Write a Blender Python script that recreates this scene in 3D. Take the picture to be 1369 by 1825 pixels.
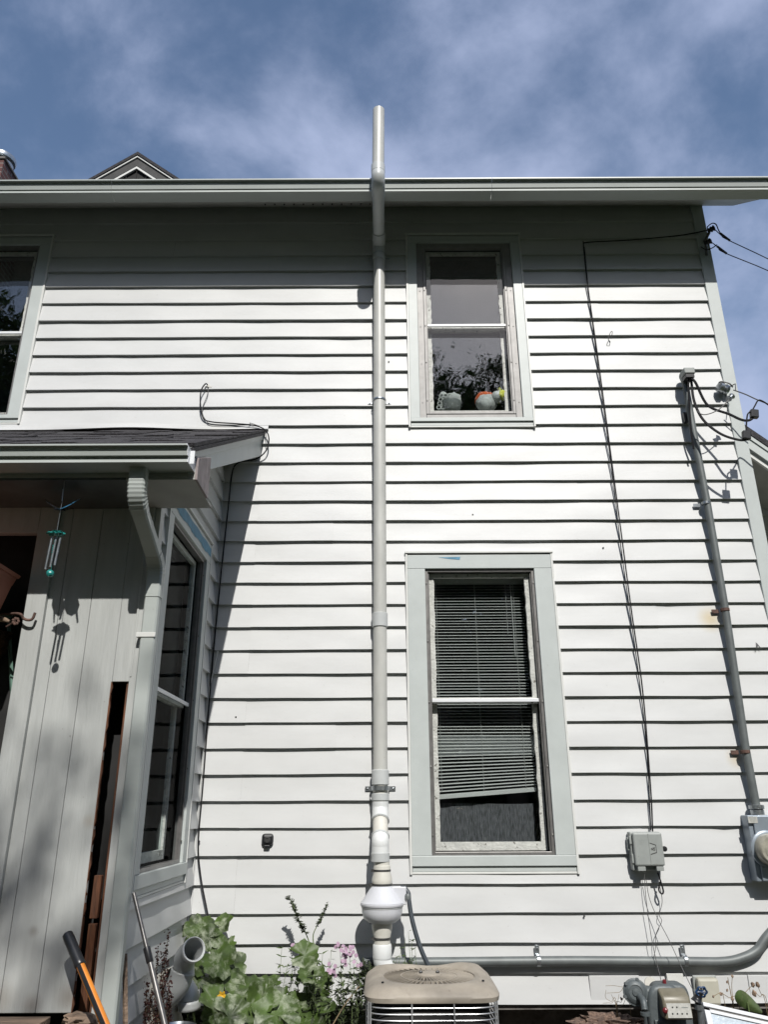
import bpy, bmesh, math, random
from mathutils import Vector, Matrix, noise
for o in list(bpy.data.objects): bpy.data.objects.remove(o)
S = bpy.context.scene
COL = S.collection
rnd = random.Random(7)
PI = math.pi
R_ = math.radians

# ------------------------------------------------------------------ camera
CY, CZ, FP, TH, RO = -5.68, 1.55, 1371.0, R_(21.1), R_(.266)
cR = Vector((math.cos(RO), math.sin(RO)*math.sin(TH), -math.sin(RO)*math.cos(TH)))
cU = Vector((math.sin(RO), -math.cos(RO)*math.sin(TH), math.cos(RO)*math.cos(TH)))
cF = Vector((0, math.cos(TH), math.sin(TH)))
cam = bpy.data.objects.new('camera', bpy.data.cameras.new('camera'))
COL.objects.link(cam)
cam.matrix_world = Matrix(((cR.x, cU.x, -cF.x, 0), (cR.y, cU.y, -cF.y, CY), (cR.z, cU.z, -cF.z, CZ), (0, 0, 0, 1)))
cam.data.sensor_fit = 'VERTICAL'; cam.data.sensor_height = 36; cam.data.lens = FP/1825*36
cam.data.clip_start = .05; cam.data.clip_end = 2000
S.camera = cam

# ------------------------------------------------------------------ light
SUN = Vector((.19, -1, 1.0)).normalized()
el = math.asin(SUN.z); az = math.atan2(SUN.x, SUN.y)
sl = bpy.data.lights.new('sun', 'SUN'); sl.energy = 5.0; sl.angle = R_(.5); sl.color = (1, .965, .91)
so = bpy.data.objects.new('sun', sl); COL.objects.link(so)
so.rotation_euler = (-SUN).to_track_quat('-Z', 'Y').to_euler(); so.location = (3, -12, 14)
wd = bpy.data.worlds.new('World'); S.world = wd; wd.use_nodes = True
nt = wd.node_tree; N = nt.nodes; L = nt.links; N.clear()
out = N.new('ShaderNodeOutputWorld'); bg = N.new('ShaderNodeBackground'); L.new(bg.outputs[0], out.inputs[0])
sky = N.new('ShaderNodeTexSky'); sky.sky_type = 'NISHITA'; sky.sun_disc = False
sky.sun_elevation = el; sky.sun_rotation = az; sky.air_density = 1.1; sky.dust_density = 1.2; sky.ozone_density = 2.0
tc = N.new('ShaderNodeTexCoord'); mp = N.new('ShaderNodeMapping'); mp.inputs['Scale'].default_value = (1.0, 1.2, 1.35)
mp.inputs['Rotation'].default_value = (0, R_(18), R_(25))
L.new(tc.outputs['Generated'], mp.inputs['Vector'])
n1 = N.new('ShaderNodeTexNoise'); n1.inputs['Scale'].default_value = 3.4; n1.inputs['Detail'].default_value = 9; n1.inputs['Roughness'].default_value = .56; n1.inputs['Distortion'].default_value = .15
L.new(mp.outputs[0], n1.inputs['Vector'])
rp = N.new('ShaderNodeMapRange'); rp.inputs['From Min'].default_value = .31; rp.inputs['From Max'].default_value = .66; rp.interpolation_type = 'SMOOTHSTEP'
L.new(n1.outputs[0], rp.inputs['Value'])
n2 = N.new('ShaderNodeTexNoise'); n2.inputs['Scale'].default_value = 7; n2.inputs['Detail'].default_value = 5
L.new(mp.outputs[0], n2.inputs['Vector'])
mm = N.new('ShaderNodeMath'); mm.operation = 'MULTIPLY_ADD'; mm.inputs[1].default_value = .5; mm.inputs[2].default_value = .45
L.new(n2.outputs[0], mm.inputs[0])
m2 = N.new('ShaderNodeMath'); m2.operation = 'MULTIPLY'; L.new(rp.outputs[0], m2.inputs[0]); L.new(mm.outputs[0], m2.inputs[1])
sxy = N.new('ShaderNodeSeparateXYZ'); L.new(tc.outputs['Generated'], sxy.inputs[0])
mr_ = N.new('ShaderNodeMapRange'); mr_.inputs['From Min'].default_value = -.5; mr_.inputs['From Max'].default_value = .5; mr_.inputs['To Min'].default_value = .35; mr_.inputs['To Max'].default_value = 1.15
L.new(sxy.outputs[1], mr_.inputs[0]); m3 = N.new('ShaderNodeMath'); m3.operation = 'MULTIPLY'; L.new(m2.outputs[0], m3.inputs[0]); L.new(mr_.outputs[0], m3.inputs[1]); m3.use_clamp = True; m2 = m3
tint = N.new('ShaderNodeMix'); tint.data_type = 'RGBA'; tint.blend_type = 'MULTIPLY'; tint.inputs[0].default_value = 1
SKYTINT = (1.08, 1.08, 1.08, 1)
tint.inputs[7].default_value = SKYTINT; L.new(sky.outputs[0], tint.inputs[6])
mx = N.new('ShaderNodeMix'); mx.data_type = 'RGBA'
mx.inputs[7].default_value = (3.9, 4.5, 6.3, 1)
L.new(m2.outputs[0], mx.inputs[0]); L.new(tint.outputs[2], mx.inputs[6]); L.new(mx.outputs[2], bg.inputs[0])
bg.inputs[1].default_value = .128
S.view_settings.view_transform = 'Standard'; S.view_settings.look = 'None'; S.view_settings.exposure = 0; S.view_settings.gamma = 1
S.render.resolution_x = 769; S.render.resolution_y = 1024
S.render.engine = 'CYCLES'
S.cycles.max_bounces = 8; S.cycles.transparent_max_bounces = 16

# ------------------------------------------------------------------ helpers
def W(px, py, Y=0.0):
    """point where the sight line through a photo pixel meets the vertical plane Y"""
    d = cR*(px-684.5) + cU*(912.5-py) + cF*FP
    t = (Y-CY)/d.y
    return Vector((d.x*t, Y, CZ+d.z*t))
def WX(px, py, X):
    d = cR*(px-684.5) + cU*(912.5-py) + cF*FP
    t = X/d.x
    return Vector((X, CY+d.y*t, CZ+d.z*t))
def PX(p):
    """size in metres of one photo pixel at p"""
    return (p-Vector((0, CY, CZ))).dot(cF)/FP

class MB:
    def __init__(s): s.v = []; s.f = []
    def add(s, vs, fs):
        n = len(s.v); s.v += [tuple(v) for v in vs]; s.f += [tuple(i+n for i in f) for f in fs]; return s
    def box(s, x0, x1, y0, y1, z0, z1, M=None):
        vs = [Vector((x, y, z)) for x in (x0, x1) for y in (y0, y1) for z in (z0, z1)]
        if M: vs = [M @ v for v in vs]
        return s.add(vs, [(0, 1, 3, 2), (4, 6, 7, 5), (0, 4, 5, 1), (2, 3, 7, 6), (0, 2, 6, 4), (1, 5, 7, 3)])
    def quad(s, a, b, c, d): return s.add([a, b, c, d], [(0, 1, 2, 3)])
    def tube(s, pts, r, seg=10, caps=True, smooth=0):
        pts = [Vector(p) for p in pts]
        if smooth: pts = crv(pts, smooth)
        n = len(pts); rs = r if isinstance(r, (list, tuple)) else [r]*n
        if len(rs) != n: rs = [rs[0]+(rs[-1]-rs[0])*i/(n-1) for i in range(n)]
        T = []
        for i in range(n):
            t = pts[min(i+1, n-1)]-pts[max(i-1, 0)]
            T.append(t.normalized() if t.length > 1e-9 else Vector((0, 0, 1)))
        a = Vector((0, 1, 0)) if abs(T[0].y) < .9 else Vector((1, 0, 0))
        u = (a-T[0]*a.dot(T[0])).normalized(); vs = []
        for i in range(n):
            u = (u-T[i]*u.dot(T[i])).normalized(); w = T[i].cross(u)
            for k in range(seg):
                an = 2*PI*k/seg
                vs.append(pts[i]+(u*math.cos(an)+w*math.sin(an))*rs[i])
        fs = [(i*seg+k, i*seg+(k+1) % seg, (i+1)*seg+(k+1) % seg, (i+1)*seg+k) for i in range(n-1) for k in range(seg)]
        if caps: fs += [tuple(range(seg))[::-1], tuple((n-1)*seg+k for k in range(seg))]
        return s.add(vs, fs)
    def lathe(s, c, prof, seg=32, axis=(0, 0, 1), caps=True):
        """prof: (radius, distance along axis)"""
        A = Vector(axis).normalized(); c = Vector(c)
        a = Vector((1, 0, 0)) if abs(A.x) < .9 else Vector((0, 1, 0))
        u = (a-A*a.dot(A)).normalized(); w = A.cross(u)
        vs = [c+A*h+(u*math.cos(2*PI*k/seg)+w*math.sin(2*PI*k/seg))*r for r, h in prof for k in range(seg)]
        n = len(prof)
        fs = [(i*seg+k, i*seg+(k+1) % seg, (i+1)*seg+(k+1) % seg, (i+1)*seg+k) for i in range(n-1) for k in range(seg)]
        if caps: fs += [tuple(range(seg))[::-1], tuple((n-1)*seg+k for k in range(seg))]
        return s.add(vs, fs)
    def ext(s, prof, a0, a1, fn):
        """extrude an open or closed profile [(p,q)] from a0 to a1, fn(a,p,q)->point; closed"""
        n = len(prof); vs = [fn(a, p, q) for a in (a0, a1) for p, q in prof]
        fs = [(i, (i+1) % n, n+(i+1) % n, n+i) for i in range(n)]
        fs += [tuple(range(n))[::-1], tuple(n+i for i in range(n))]
        return s.add(vs, fs)
    def build(s, name, mat, parent=None, sm=False, bev=0, ang=38):
        me = bpy.data.meshes.new(name); me.from_pydata([tuple(v) for v in s.v], [], s.f)
        off = Vector((0, 0, 0)); q = parent
        while q is not None: off += q.location; q = q.parent
        if off.length > 0: me.transform(Matrix.Translation(-off))
        bm = bmesh.new(); bm.from_mesh(me); bmesh.ops.recalc_face_normals(bm, faces=bm.faces); bm.to_mesh(me); bm.free()
        me.materials.append(mat)
        if sm:
            me.polygons.foreach_set('use_smooth', [True]*len(me.polygons))
            me.set_sharp_from_angle(angle=R_(ang))
        o = bpy.data.objects.new(name, me); COL.objects.link(o)
        if parent is not None: o.parent = parent
        if bev:
            b = o.modifiers.new('b', 'BEVEL'); b.width = bev; b.segments = 2; b.limit_method = 'ANGLE'; b.angle_limit = R_(40)
        return o
def crv(pts, k):
    """Catmull-Rom through the points"""
    P = [pts[0]*2-pts[1]]+list(pts)+[pts[-1]*2-pts[-2]]; o = []
    for i in range(1, len(P)-2):
        for j in range(k):
            t = j/k; a, b, c, d = P[i-1], P[i], P[i+1], P[i+2]
            o.append(.5*((2*b)+(c-a)*t+(2*a-5*b+4*c-d)*t*t+(3*b-a-3*c+d)*t**3))
    o.append(Vector(pts[-1])); return o
def tag(o, label=None, cat=None, group=None, kind=None):
    if label: o['label'] = label
    if cat: o['category'] = cat
    if group: o['group'] = group
    if kind: o['kind'] = kind
    return o
def empty(name, loc, label, cat, group=None):
    o = bpy.data.objects.new(name, None); COL.objects.link(o); o.location = loc; o.empty_display_size = .05
    return tag(o, label, cat, group)

# ------------------------------------------------------------------ materials
def mat(name, col, rough=.5, metal=0, n=.06, sc=6, bump=0, bsc=40, col2=None, c2=(.5, .7), stretch=None, spec=None, dirt=0, trans=0):
    m = bpy.data.materials.new(name); m.use_nodes = True; t = m.node_tree; N = t.nodes; L = t.links
    b = N['Principled BSDF']; b.inputs['Roughness'].default_value = rough; b.inputs['Metallic'].default_value = metal
    if spec is not None: b.inputs['Specular IOR Level'].default_value = spec
    tc = N.new('ShaderNodeTexCoord'); mp = N.new('ShaderNodeMapping'); L.new(tc.outputs['Object'], mp.inputs[0])
    if stretch: mp.inputs['Scale'].default_value = stretch
    no = N.new('ShaderNodeTexNoise'); no.inputs['Scale'].default_value = sc; no.inputs['Detail'].default_value = 5; no.inputs['Roughness'].default_value = .6
    L.new(mp.outputs[0], no.inputs['Vector'])
    mr = N.new('ShaderNodeMapRange'); mr.inputs['From Min'].default_value = .3; mr.inputs['From Max'].default_value = .7
    mr.inputs['To Min'].default_value = 1-n*1.5; mr.inputs['To Max'].default_value = 1+n*.6
    L.new(no.outputs[0], mr.inputs[0])
    mu = N.new('ShaderNodeMix'); mu.data_type = 'RGBA'; mu.blend_type = 'MULTIPLY'; mu.inputs[0].default_value = 1
    mu.inputs[6].default_value = (*col, 1); L.new(mr.outputs[0], mu.inputs[7])
    last = mu.outputs[2]
    if col2:
        n3 = N.new('ShaderNodeTexNoise'); n3.inputs['Scale'].default_value = sc*2.3; n3.inputs['Detail'].default_value = 8; n3.inputs['Roughness'].default_value = .65
        L.new(mp.outputs[0], n3.inputs['Vector'])
        m3 = N.new('ShaderNodeMapRange'); m3.inputs['From Min'].default_value = c2[0]; m3.inputs['From Max'].default_value = c2[1]
        L.new(n3.outputs[0], m3.inputs[0])
        x = N.new('ShaderNodeMix'); x.data_type = 'RGBA'; L.new(m3.outputs[0], x.inputs[0]); L.new(last, x.inputs[6]); x.inputs[7].default_value = (*col2, 1)
        last = x.outputs[2]
    if dirt:
        n4 = N.new('ShaderNodeTexNoise'); n4.inputs['Scale'].default_value = 45; n4.inputs['Detail'].default_value = 3
        L.new(tc.outputs['Object'], n4.inputs['Vector'])
        m4 = N.new('ShaderNodeMapRange'); m4.inputs['From Min'].default_value = .70; m4.inputs['From Max'].default_value = .78; m4.inputs['To Max'].default_value = dirt
        L.new(n4.outputs[0], m4.inputs[0])
        x = N.new('ShaderNodeMix'); x.data_type = 'RGBA'; L.new(m4.outputs[0], x.inputs[0]); L.new(last, x.inputs[6]); x.inputs[7].default_value = (.12, .1, .08, 1)
        last = x.outputs[2]
    L.new(last, b.inputs['Base Color'])
    if bump:
        n5 = N.new('ShaderNodeTexNoise'); n5.inputs['Scale'].default_value = bsc; n5.inputs['Detail'].default_value = 4
        L.new(mp.outputs[0], n5.inputs['Vector'])
        bp = N.new('ShaderNodeBump'); bp.inputs['Strength'].default_value = bump; bp.inputs['Distance'].default_value = .01
        L.new(n5.outputs[0], bp.inputs['Height']); L.new(bp.outputs[0], b.inputs['Normal'])
    if trans:
        tr = N.new('ShaderNodeBsdfTranslucent'); L.new(last, tr.inputs[0]); ms = N.new('ShaderNodeMixShader'); ms.inputs[0].default_value = trans
        L.new(b.outputs[0], ms.inputs[1]); L.new(tr.outputs[0], ms.inputs[2]); L.new(ms.outputs[0], N['Material Output'].inputs[0])
    return m
def glass(name, fac, tint=(1, 1, 1), rough=0.0):
    m = bpy.data.materials.new(name); m.use_nodes = True; t = m.node_tree; N = t.nodes; L = t.links; N.remove(N['Principled BSDF'])
    tr = N.new('ShaderNodeBsdfTransparent'); tr.inputs[0].default_value = (*tint, 1)
    gl = N.new('ShaderNodeBsdfGlossy'); gl.inputs['Roughness'].default_value = rough
    ge = N.new('ShaderNodeNewGeometry'); dt = N.new('ShaderNodeVectorMath'); dt.operation = 'DOT_PRODUCT'; L.new(ge.outputs['Normal'], dt.inputs[0]); L.new(ge.outputs['Incoming'], dt.inputs[1])
    def mth(op, x, y=None, clamp=False):
        n = N.new('ShaderNodeMath'); n.operation = op; n.use_clamp = clamp
        for k, q in enumerate((x, y)):
            if q is None: continue
            if isinstance(q, (int, float)): n.inputs[k].default_value = q
            else: L.new(q, n.inputs[k])
        return n.outputs[0]
    ab = mth('ABSOLUTE', dt.outputs['Value']); om = mth('SUBTRACT', 1.0, ab, True); pw = mth('POWER', om, 5.0)
    fr = mth('ADD', mth('MULTIPLY', pw, .92), .08); fo = mth('MULTIPLY', fr, fac, True)
    tc = N.new('ShaderNodeTexCoord'); no = N.new('ShaderNodeTexNoise'); no.inputs['Scale'].default_value = 2.2; L.new(tc.outputs['Object'], no.inputs['Vector'])
    bp = N.new('ShaderNodeBump'); bp.inputs['Strength'].default_value = .02; bp.inputs['Distance'].default_value = .1; L.new(no.outputs[0], bp.inputs['Height']); L.new(bp.outputs[0], gl.inputs['Normal'])
    ms = N.new('ShaderNodeMixShader'); L.new(fo, ms.inputs[0]); L.new(tr.outputs[0], ms.inputs[1]); L.new(gl.outputs[0], ms.inputs[2])
    L.new(ms.outputs[0], N['Material Output'].inputs[0]); return m

M = dict(
 siding=mat('siding_paint', (.515, .525, .525), .5, n=.05, sc=3, dirt=.16, bump=.07, bsc=9, stretch=(.5, .5, 1.6)),
 trim=mat('trim_metal_paint', (.44, .475, .467), .45, n=.05, sc=5, bump=.06, bsc=5, dirt=.15),
 white=mat('white_trim', (.60, .61, .59), .45, n=.06, sc=8, dirt=.2),
 gutter=mat('gutter_paint', (.37, .40, .385), .42, n=.07, sc=5, stretch=(.3, 1, 1), dirt=.2, bump=.03, bsc=4),
 soffit=mat('soffit_paint', (.34, .34, .32), .6, n=.12, sc=4, dirt=.3, col2=(.25, .22, .18), c2=(.62, .9)),
 peel=mat('peeling_paint', (.66, .645, .61), .7, n=.15, sc=14, bump=.6, bsc=60, col2=(.10, .085, .07), c2=(.60, .66)),
 storm=mat('storm_frame', (.20, .195, .19), .4, .5, n=.15, sc=20, bump=.05),
 brownmetal=mat('window_track', (.25, .245, .24), .5, .2, n=.12, sc=12, dirt=.3),
 slat=mat('blind_slat', (.62, .62, .60), .45, n=.06, sc=10),
 curtain=mat('curtain_cloth', (.13, .13, .14), .9, n=.5, sc=40, stretch=(3, 1, .5), bump=.2, bsc=120),
 bandsheet=mat('band_sheet_white', (.80, .82, .86), .8, n=.1, sc=9),
 board=mat('painted_board', (.40, .415, .405), .55, n=.11, sc=4, bump=.22, bsc=26, stretch=(3, 1, .35), dirt=.6, col2=(.25, .24, .22), c2=(.68, .86)),
 dark=mat('dark_void', (.02, .02, .02), .9, n=.2),
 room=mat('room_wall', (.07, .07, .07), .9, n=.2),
 tape=mat('blue_tape', (.10, .26, .38), .7, n=.2, sc=15, bump=.4, bsc=40),
 wood=mat('bare_wood', (.13, .05, .022), .75, n=.45, sc=14, stretch=(3, 3, .4), bump=.5, bsc=40, col2=(.05, .025, .015), c2=(.5, .8)),
 oldwood=mat('weathered_wood', (.24, .17, .12), .85, n=.4, sc=10, stretch=(.5, 3, 3), bump=.6, bsc=30, col2=(.06, .045, .035), c2=(.5, .75)),
 soffitshaded=mat('wing_soffit_shaded', (.085, .095, .095), .75, n=.2, sc=5),  # soffit colour darkened to carry the deep shadow under the wing eave
 returnwood=mat('weathered_return', (.28, .24, .24), .8, n=.25, sc=18, bump=.4, bsc=40, stretch=(1, 1, .5)),
 shingle=mat('asphalt_shingle', (.045, .043, .048), .95, n=.5, sc=40, bump=.9, bsc=120, col2=(.085, .08, .078), c2=(.6, .85)),
 brick=None,
 pvc=mat('pvc_weathered', (.47, .475, .45), .38, n=.10, sc=9, dirt=.5, bump=.03, bsc=12, stretch=(1, 1, .4)),
 pvcwhite=mat('pvc_white', (.66, .68, .68), .32, n=.05, sc=10, dirt=.35),
 pvcgrey=mat('pvc_grey_white', (.47, .49, .49), .35, n=.06, sc=10, dirt=.3),
 pvccream=mat('pvc_cream', (.58, .57, .52), .4, n=.08, sc=10, dirt=.3),
 fan=mat('fan_plastic', (.54, .555, .59), .3, n=.04, sc=8, dirt=.3),
 steel=mat('galvanised_steel', (.42, .45, .47), .3, .85, n=.2, sc=30),
 polesteel=mat('pole_steel', (.16, .155, .15), .35, .6, n=.2, sc=30),
 darksteel=mat('dark_steel', (.10, .10, .10), .45, .6, n=.3, sc=30),
 conduit=mat('grey_conduit', (.13, .145, .145), .5, .15, n=.15, sc=10, dirt=.3),
 flex=mat('flexible_conduit', (.045, .055, .065), .45, n=.1, sc=30),
 cable=mat('black_cable', (.012, .012, .014), .7, spec=.25, n=.2, sc=20),
 wire=mat('grey_wire', (.10, .10, .10), .6, n=.2, sc=20),
 boxgrey=mat('grey_plastic_box', (.27, .29, .28), .5, n=.07, sc=14, dirt=.3),
 metergrey=mat('meter_box_metal', (.24, .28, .32), .38, .3, n=.08, sc=9, bump=.04, bsc=8),
 meterface=mat('meter_face', (.30, .29, .24), .25, n=.25, sc=18),
 label=mat('paper_label', (.42, .42, .39), .7, n=.15, sc=60),
 ink=mat('dark_ink', (.03, .03, .03), .6, n=.1),
 black=mat('black_plastic', (.015, .016, .018), .35, n=.2, sc=20),
 accap=mat('condenser_cap', (.32, .285, .235), .6, n=.16, sc=7, bump=.10, bsc=14, dirt=.4, col2=(.16, .135, .105), c2=(.6, .9)),
 acwire=mat('guard_wire', (.48, .49, .50), .35, .5, n=.15, sc=30),
 gas=mat('gas_meter_paint', (.085, .10, .105), .5, .1, n=.15, sc=14, bump=.15, bsc=50, dirt=.4),
 tan=mat('index_cover', (.16, .145, .105), .4, n=.2, sc=12),
 beige=mat('beige_plastic', (.42, .41, .34), .55, n=.07, sc=9, dirt=.3),
 blue=mat('blue_valve', (.015, .05, .13), .4, n=.2, sc=20),
 red=mat('red_plug', (.14, .015, .02), .4, n=.1),
 foil=mat('frosted_panel', (.50, .57, .64), .25, n=.08, sc=25, bump=.35, bsc=60),
 alu=mat('white_aluminium', (.68, .70, .72), .3, n=.04),
 terracotta=mat('terracotta_plastic', (.38, .15, .105), .6, n=.12, sc=8),
 rust=mat('rusty_iron', (.13, .075, .06), .8, .2, n=.4, sc=30, bump=.4, bsc=60),
 green=mat('green_metal', (.12, .21, .17), .5, n=.2, sc=12),
 basket=mat('coir_basket', (.09, .045, .02), .95, n=.6, sc=40, bump=.9, bsc=80),
 leaf=mat('squash_leaf', (.075, .125, .026), .5, n=.6, sc=6, bump=.3, bsc=25, col2=(.34, .38, .27), c2=(.50, .68), trans=.25),
 leaf2=mat('herb_leaf', (.075, .12, .035), .6, n=.4, sc=9, col2=(.16, .18, .09), c2=(.5, .8), trans=.25),
 leafdark=mat('undergrowth_leaf', (.035, .05, .018), .7, n=.5, sc=12, trans=.2),
 stem=mat('green_stem', (.12, .17, .06), .6, n=.3, sc=20),
 drystem=mat('dry_stem', (.22, .16, .09), .8, n=.4, sc=20),
 seed=mat('dock_seed', (.055, .015, .012), .8, n=.5, sc=30),
 petal=mat('pink_petal', (.52, .36, .48), .6, n=.15, sc=20, trans=.3),
 yellow=mat('yellow_petal', (.70, .42, .03), .6, n=.2, sc=20),
 bark=mat('bark', (.10, .075, .055), .9, n=.4, sc=10, bump=.8, bsc=20),
 crown=mat('tree_leaf', (.05, .085, .022), .6, n=.5, sc=3, trans=.25),
 stone=mat('foundation_stone', (.16, .15, .14), .9, n=.4, sc=6, bump=.9, bsc=9, col2=(.06, .05, .045), c2=(.5, .7)),
 soil=mat('soil', (.06, .045, .03), .95, n=.5, sc=8, bump=.8, bsc=30),
 grass=mat('lawn', (.05, .075, .02), .9, n=.5, sc=5, bump=.8, bsc=60),
 mulch=mat('rough_bark_chunk', (.20, .135, .10), .95, n=.5, sc=25, bump=1, bsc=40, col2=(.07, .045, .035), c2=(.45, .6)),
 plush=mat('white_plush', (.55, .56, .54), .95, n=.15, sc=30, bump=.5, bsc=120),
 orange=mat('orange_plush', (.65, .13, .04), .9, n=.15, sc=30, bump=.4, bsc=120),
 lime=mat('yellow_green_plush', (.50, .52, .05), .9, n=.15, sc=30, bump=.4, bsc=120),
 teal=mat('teal_glass', (.02, .22, .20), .25, n=.2, sc=30),
 wingblue=mat('blue_enamel', (.05, .20, .36), .3, n=.3, sc=30),
 handle=mat('orange_fibreglass', (.60, .20, .02), .4, n=.1),
 gold=mat('tan_door_paint', (.42, .33, .17), .6, n=.2, sc=4),
)
def brickmat():
    m = mat('chimney_brick', (.20, .06, .045), .9, n=.3); t = m.node_tree; N = t.nodes; L = t.links
    br = N.new('ShaderNodeTexBrick'); br.inputs['Scale'].default_value = 1; br.inputs['Brick Width'].default_value = .21; br.inputs['Row Height'].default_value = .075
    br.inputs['Mortar Size'].default_value = .007; br.inputs['Color1'].default_value = (.12, .05, .045, 1); br.inputs['Color2'].default_value = (.07, .032, .032, 1); br.inputs['Mortar'].default_value = (.18, .165, .155, 1)
    tc = N.new('ShaderNodeTexCoord'); sx = N.new('ShaderNodeSeparateXYZ'); cb = N.new('ShaderNodeCombineXYZ'); ad = N.new('ShaderNodeMath')
    L.new(tc.outputs['Object'], sx.inputs[0]); L.new(sx.outputs[0], ad.inputs[0]); L.new(sx.outputs[1], ad.inputs[1]); L.new(ad.outputs[0], cb.inputs[0]); L.new(sx.outputs[2], cb.inputs[1])
    L.new(cb.outputs[0], br.inputs['Vector']); L.new(br.outputs[0], N['Principled BSDF'].inputs['Base Color']); return m
M['brick'] = brickmat()
def stains(m, spots):
    t = m.node_tree; N = t.nodes; L = t.links; b = N['Principled BSDF']; last = b.inputs['Base Color'].links[0].from_socket; tc = N.new('ShaderNodeTexCoord')
    for p, rad, col, f in spots:
        vm = N.new('ShaderNodeVectorMath'); vm.operation = 'DISTANCE'; L.new(tc.outputs['Object'], vm.inputs[0]); vm.inputs[1].default_value = p
        mr = N.new('ShaderNodeMapRange'); mr.inputs['From Min'].default_value = rad; mr.inputs['From Max'].default_value = 0; mr.inputs['To Max'].default_value = f; mr.interpolation_type = 'SMOOTHSTEP'; L.new(vm.outputs['Value'], mr.inputs[0])
        x = N.new('ShaderNodeMix'); x.data_type = 'RGBA'; L.new(mr.outputs[0], x.inputs[0]); L.new(last, x.inputs[6]); x.inputs[7].default_value = (*col, 1); last = x.outputs[2]
    L.new(last, b.inputs['Base Color'])
stains(M['siding'], [(W(1266, 1104, 0), .13, (.42, .33, .16), .75), (W(1312, 1352, 0), .10, (.42, .33, .17), .5), (W(1316, 1352, 0), .04, (.2, .12, .06), .4), (W(380, 800, 0), .3, (.50, .49, .36), .4)])
stains(M['board'], [((-1.45, -1.6, .75), .10, (.16, .14, .12), .7), ((-1.62, -1.6, .72), .07, (.16, .14, .12), .6), ((-1.78, -1.6, .74), .12, (.22, .20, .17), .6), ((-1.66, -1.6, 1.02), .035, (.2, .19, .17), .6), ((-1.46, -1.6, 1.5), .05, (.28, .25, .2), .5)])
G = glass('window_glass', 1.9, (.90, .93, .93)); G2 = glass('storm_glass', .8, (.93, .95, .95)); G3 = glass('side_glass', .07, (.80, .84, .84))

# ================================================================== SETTING
g = MB(); g.quad((-400, -400, 0), (400, -400, 0), (400, 400, 0), (-400, 400, 0)); tag(g.build('ground', M['grass']), kind='structure')
g = MB(); g.box(-1.2, 4, -2.2, .3, -.05, .035); tag(g.build('soil', M['soil']), kind='structure')

# ================================================================== HOUSE
H = empty('house', (0, 0, 0), 'two-storey house clad in white lap siding with grey gutter and small side wing', 'house')
ZB = [7.0, 6.792, 6.595, 6.402, 6.226, 6.059, 5.894, 5.718, 5.537, 5.362, 5.188, 5.019, 4.848, 4.681, 4.504, 4.335, 4.168, 3.999, 3.832, 3.663, 3.495, 3.327, 3.162, 2.99, 2.82, 2.648, 2.474, 2.301, 2.129, 1.953, 1.779, 1.604, 1.433, 1.259, 1.083, .911, .737, .567, .393]
BUTT = .0250
XS = -1.30      # side wall of the wing
YF = -1.60      # its front wall
def lap(mb, fn, a0, a1, zs, holes=(), dents=(), seams=(), a0f=None, seed=0, amp=1.0):
    rr = random.Random(seed)
    for i in range(1, len(zs)):
        zb, zt = zs[i], zs[i-1]+.004
        ph = [rr.uniform(0, 6.28) for _ in range(6)]
        def wob(a): return amp*(.0011*math.sin(a*1.7+ph[0])+.0009*math.sin(a*4.3+ph[1])+.0006*math.sin(a*9.7+ph[2]))
        def wy(a): return amp*(.0014*math.sin(a*2.6+ph[3])+.0012*math.sin(a*6.1+ph[4])+.0008*math.sin(a*13+ph[5]))
        lo = a0f(zt) if a0f else a0
        br = {lo, a1}
        for h in holes:
            if h[2] < zt and h[3] > zb: br |= {min(max(h[0], lo), a1), min(max(h[1], lo), a1)}
        for s_ in seams:
            if s_[0] == i and lo < s_[1] < a1: br.add(s_[1])
        br = sorted(br)
        for A, B in zip(br[:-1], br[1:]):
            if B-A < 1e-4: continue
            mid = (A+B)/2; segs = [(zb, zt)]
            for h in holes:
                if h[0] < mid < h[1]:
                    ns = []
                    for (p, q) in segs:
                        if h[3] <= p or h[2] >= q: ns.append((p, q)); continue
                        if h[2] > p: ns.append((p, h[2]))
                        if h[3] < q: ns.append((h[3], q))
                    segs = ns
            off = 0
            for s_ in seams:
                if s_[0] == i and mid < s_[1]: off = .0022
            n = max(1, int((B-A)/.09)); K = 5
            for (p, q) in segs:
                full = abs(p-zb) < 1e-6; vs = []; rows = 0
                ts = [(p-zb)/(zt-zb)+((q-p)/(zt-zb))*k/K for k in range(K+1)]
                for j in range(n+1):
                    a = A+(B-A)*j/n; wb = wob(a) if full else 0; w = wy(a)
                    col = []
                    if full:
                        col += [(-.002, zb+wb+.001), (BUTT+off+w*.3, zb+wb)]
                    for t in (ts[1:] if full else ts):
                        d = BUTT*(1-t)+off+w*(.3+math.sin(PI*min(1, max(0, t)))*1.0)
                        z = zb+t*(zt-zb)
                        for (da, dz_, dr, dd) in dents:
                            e = ((a-da)**2+(z-dz_)**2)/dr**2
                            if e < 6: d -= dd*math.exp(-e)
                        col.append((d, z))
                    rows = len(col); vs += [fn(a, d, z) for d, z in col]
                mb.add(vs, [(j*rows+k, (j+1)*rows+k, (j+1)*rows+k+1, j*rows+k+1) for j in range(n) for k in range(rows-1)])
fmain = lambda a, d, z: Vector((a, -d, z))
fside = lambda a, d, z: Vector((XS+d, a, z))
WA = (.162, 1.297, 1.145, 3.39); WB = (.208, 1.255, 4.48, 6.447); WC = (-4.05, -3.008, 4.525, 6.455)
WS = (-1.43, -.30, 1.12, 3.375)
s = MB()
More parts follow.
